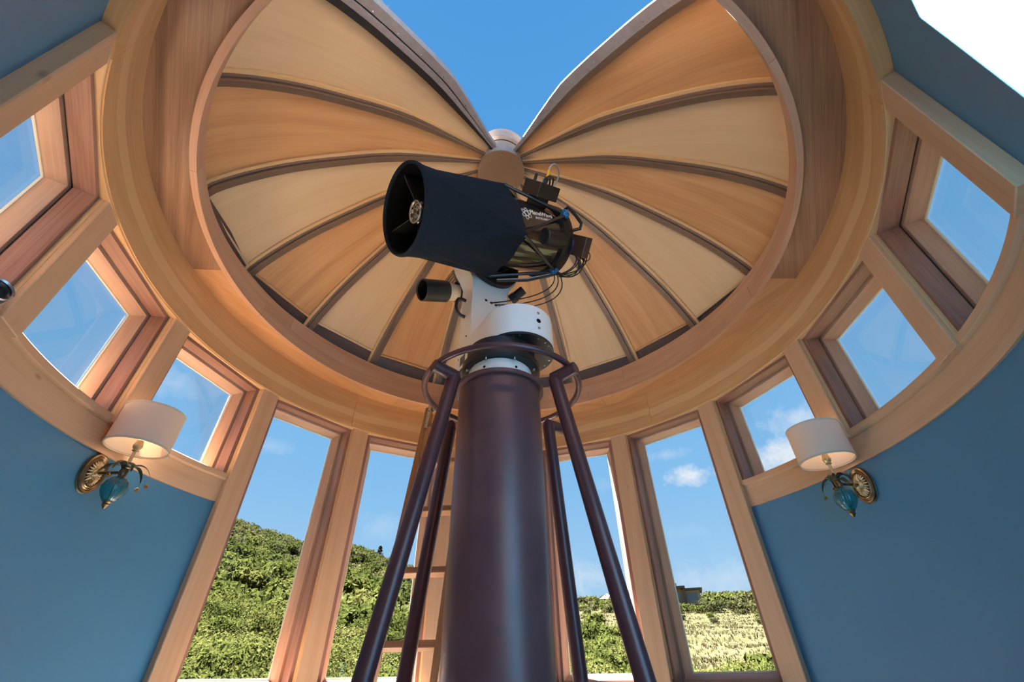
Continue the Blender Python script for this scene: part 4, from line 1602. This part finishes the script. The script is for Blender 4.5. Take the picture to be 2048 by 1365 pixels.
for nm, pick, lab in (('far_scrub', 'scrub_leaf', 'distant green scrub covering the hillside'), ('far_dark_scrub', 'scrub_dark', 'distant dark scrub high on the hillside')):
    vsx, fsx = [], []
    rr = random.Random(5)
    protos = [[(list(v.co) for v in m.vertices), m] for m in ([shrub_mesh('far', pick, 340, .125, 70 + i) for i in range(3)])]
    pv = [[v.co.copy() for v in m.vertices] for _, m in protos]
    for k, (x, y, r_, rho) in enumerate(rest):
        dark = (rho > 55 and (k * 7919) % 10 < 6)
        if dark != (pick == 'scrub_dark'):
            continue
        P = pv[k % 3]
        a = rr.uniform(0, 6.28)
        ca, sa = math.cos(a) * r_, math.sin(a) * r_
        gz = ground(x, y) - .08
        n0 = len(vsx)
        for q in P:
            vsx.append((x + q.x * ca - q.y * sa, y + q.x * sa + q.y * ca, gz + q.z * r_))
        fsx.extend((n0 + 4 * t, n0 + 4 * t + 1, n0 + 4 * t + 2, n0 + 4 * t + 3) for t in range(len(P) // 4))
    me = bpy.data.meshes.new(nm)
    me.from_pydata(vsx, [], fsx)
    me.materials.append(MATS[pick])
    o = bpy.data.objects.new(nm, me)
    col.objects.link(o)
    tag(o, lab, 'scrub', kind='stuff')


tv, tf = [], []
rg_ = random.Random(77)
for _ in range(34000):
    az = rg_.uniform(-50, 46)
    rho = 8 + 100 * rg_.random() ** 1.3
    x, y = rho * math.sin(R(az)), rho * math.cos(R(az)) - 1
    z = ground(x, y)
    h = rg_.uniform(.06, .20)
    for k in range(3):
        a = rg_.uniform(0, 6.28)
        w_ = .030 * (1 + rho / 45)
        dx, dy = math.cos(a) * w_, math.sin(a) * w_
        n0 = len(tv)
        tv += [(x - dx, y - dy, z - .05), (x + dx, y + dy, z - .05), (x + rg_.uniform(-.12, .12), y + rg_.uniform(-.12, .12), z + h)]
        tf.append((n0, n0 + 1, n0 + 2))
me = bpy.data.meshes.new('grass_tufts')
me.from_pydata(tv, [], tf)
me.materials.append(MATS['grass_blade'])
o = bpy.data.objects.new('grass_tufts', me)
col.objects.link(o)
tag(o, 'dry yellow green grass tufts over the slopes outside', 'grass', kind='stuff')


def polar(az, rho):
    x, y = rho * math.sin(R(az)) + CAM.x, rho * math.cos(R(az)) + CAM.y
    return x, y, ground(x, y)


# lone conifer on the skyline
x, y, z = polar(-15.4, 108)
cf = empty('conifer_tree', (x, y, z - .2))
tag(cf, 'dark conifer standing alone on the hill skyline', 'tree')
MB().cyl((x, y, z - .3), (x, y, z + 3.0), .12, 8, r2=.03).build('trunk', 'bark', cf)
b = MB()
r_ = random.Random(2)
for k in range(420):
    h = r_.random()
    a = r_.uniform(0, 6.28)
    rad = (1 - h) * 1.1 * r_.uniform(.3, 1) + .1
    p = Vector((x + math.cos(a) * rad, y + math.sin(a) * rad, z + .4 + h * 2.9))
    d = Vector((math.cos(a), math.sin(a), -.3)) * .35
    t = Vector((-math.sin(a), math.cos(a), 0)) * .16
    b.face([b.bm.verts.new(q) for q in (p - d * .4, p + t, p + d, p - t)])
b.build('foliage', 'scrub_dark', cf, 0)

# houses on the far ridge
def house(name, az, rho, zup, label, parts):
    x, y, z = polar(az, rho)
    z += zup
    e = empty(name, (x, y, z))
    tag(e, label, 'house')
    fx = Vector((math.cos(R(az)), -math.sin(R(az)), 0))
    fy = Vector((math.sin(R(az)), math.cos(R(az)), 0))
    m = basis((x, y, z), fx, fy, ZV)
    for kind, mat_, lo, hi in parts:
        MB().box(lo, hi, m).build(kind, mat_, e, 0)
    return e, m


house('ridge_house', 18.9, 112, 1.0, 'low modern house with flat roofs among shrubs on the far ridge',
      [('wall', 'house_wall', (-4.2, 0, 0), (.6, 6, 3.0)), ('wall', 'house_pale', (.6, 1, 0), (4.0, 6, 2.6)),
       ('roof', 'house_roof', (-4.9, -.8, 3.0), (1.2, 6.5, 3.35)), ('roof', 'house_roof', (.2, .0, 2.6), (4.6, 6.5, 2.95)),
       ('window', 'house_glass', (-3.7, -.06, .8), (-2.2, .02, 2.3)), ('window', 'house_glass', (-1.6, -.06, .8), (-.2, .02, 2.3)),
       ('window', 'house_glass', (1.2, .94, .8), (3.4, 1.02, 2.1)), ('post', 'house_roof', (-4.7, -.7, 0), (-4.4, -.4, 3.0)),
       ('post', 'house_roof', (.7, -.7, -1.0), (1.1, -.3, 2.8)), ('chimney', 'house_pale', (-1.2, 2, 3.3), (-.4, 3, 4.3)),
       ('deck', 'house_roof', (-4.9, -1.2, -.3), (1.2, 0, 0.0))])
house('flat_house', 5.9, 150, .9, 'pale flat roofed house at the left end of the far ridge beside the pier',
      [('wall', 'house_pale', (-3, 0, 0), (2.4, 6, 1.5)), ('roof', 'house_pale', (-3.6, -.6, 1.5), (3.0, 6.5, 1.85)), ('window', 'house_glass', (.4, -.05, .4), (1.9, .02, 1.1))])
e, m = house('hip_roof_house', 11.0, 152, 1.1, 'house with a grey pointed roof showing over the ridge shrubs',
             [('wall', 'house_wall', (-2.0, 0, -1), (2.0, 4, .6))])
b = MB()
ap = b.bm.verts.new(m @ Vector((0, 2, 2.3)))
cr = [b.bm.verts.new(m @ Vector(q)) for q in ((-2.4, -.4, .6), (2.4, -.4, .6), (2.4, 4.4, .6), (-2.4, 4.4, .6))]
for i in range(4):
    b.face([cr[i], cr[(i + 1) % 4], ap])
b.face(list(reversed(cr)))
b.build('roof', 'house_roof', e, 0)
house('chimney_house', 13.5, 140, .2, 'pale house with a tall chimney on the ridge beside a window post',
      [('wall', 'house_pale', (-1.6, 0, 0), (2.6, 5, 2.6)), ('roof', 'house_roof', (-2.0, -.4, 2.6), (3.0, 5.4, 2.9)), ('chimney', 'house_roof', (-.9, 1, 2.9), (-.3, 1.6, 4.2)),
       ('window', 'house_glass', (.2, -.05, .8), (1.8, .02, 2.0))])
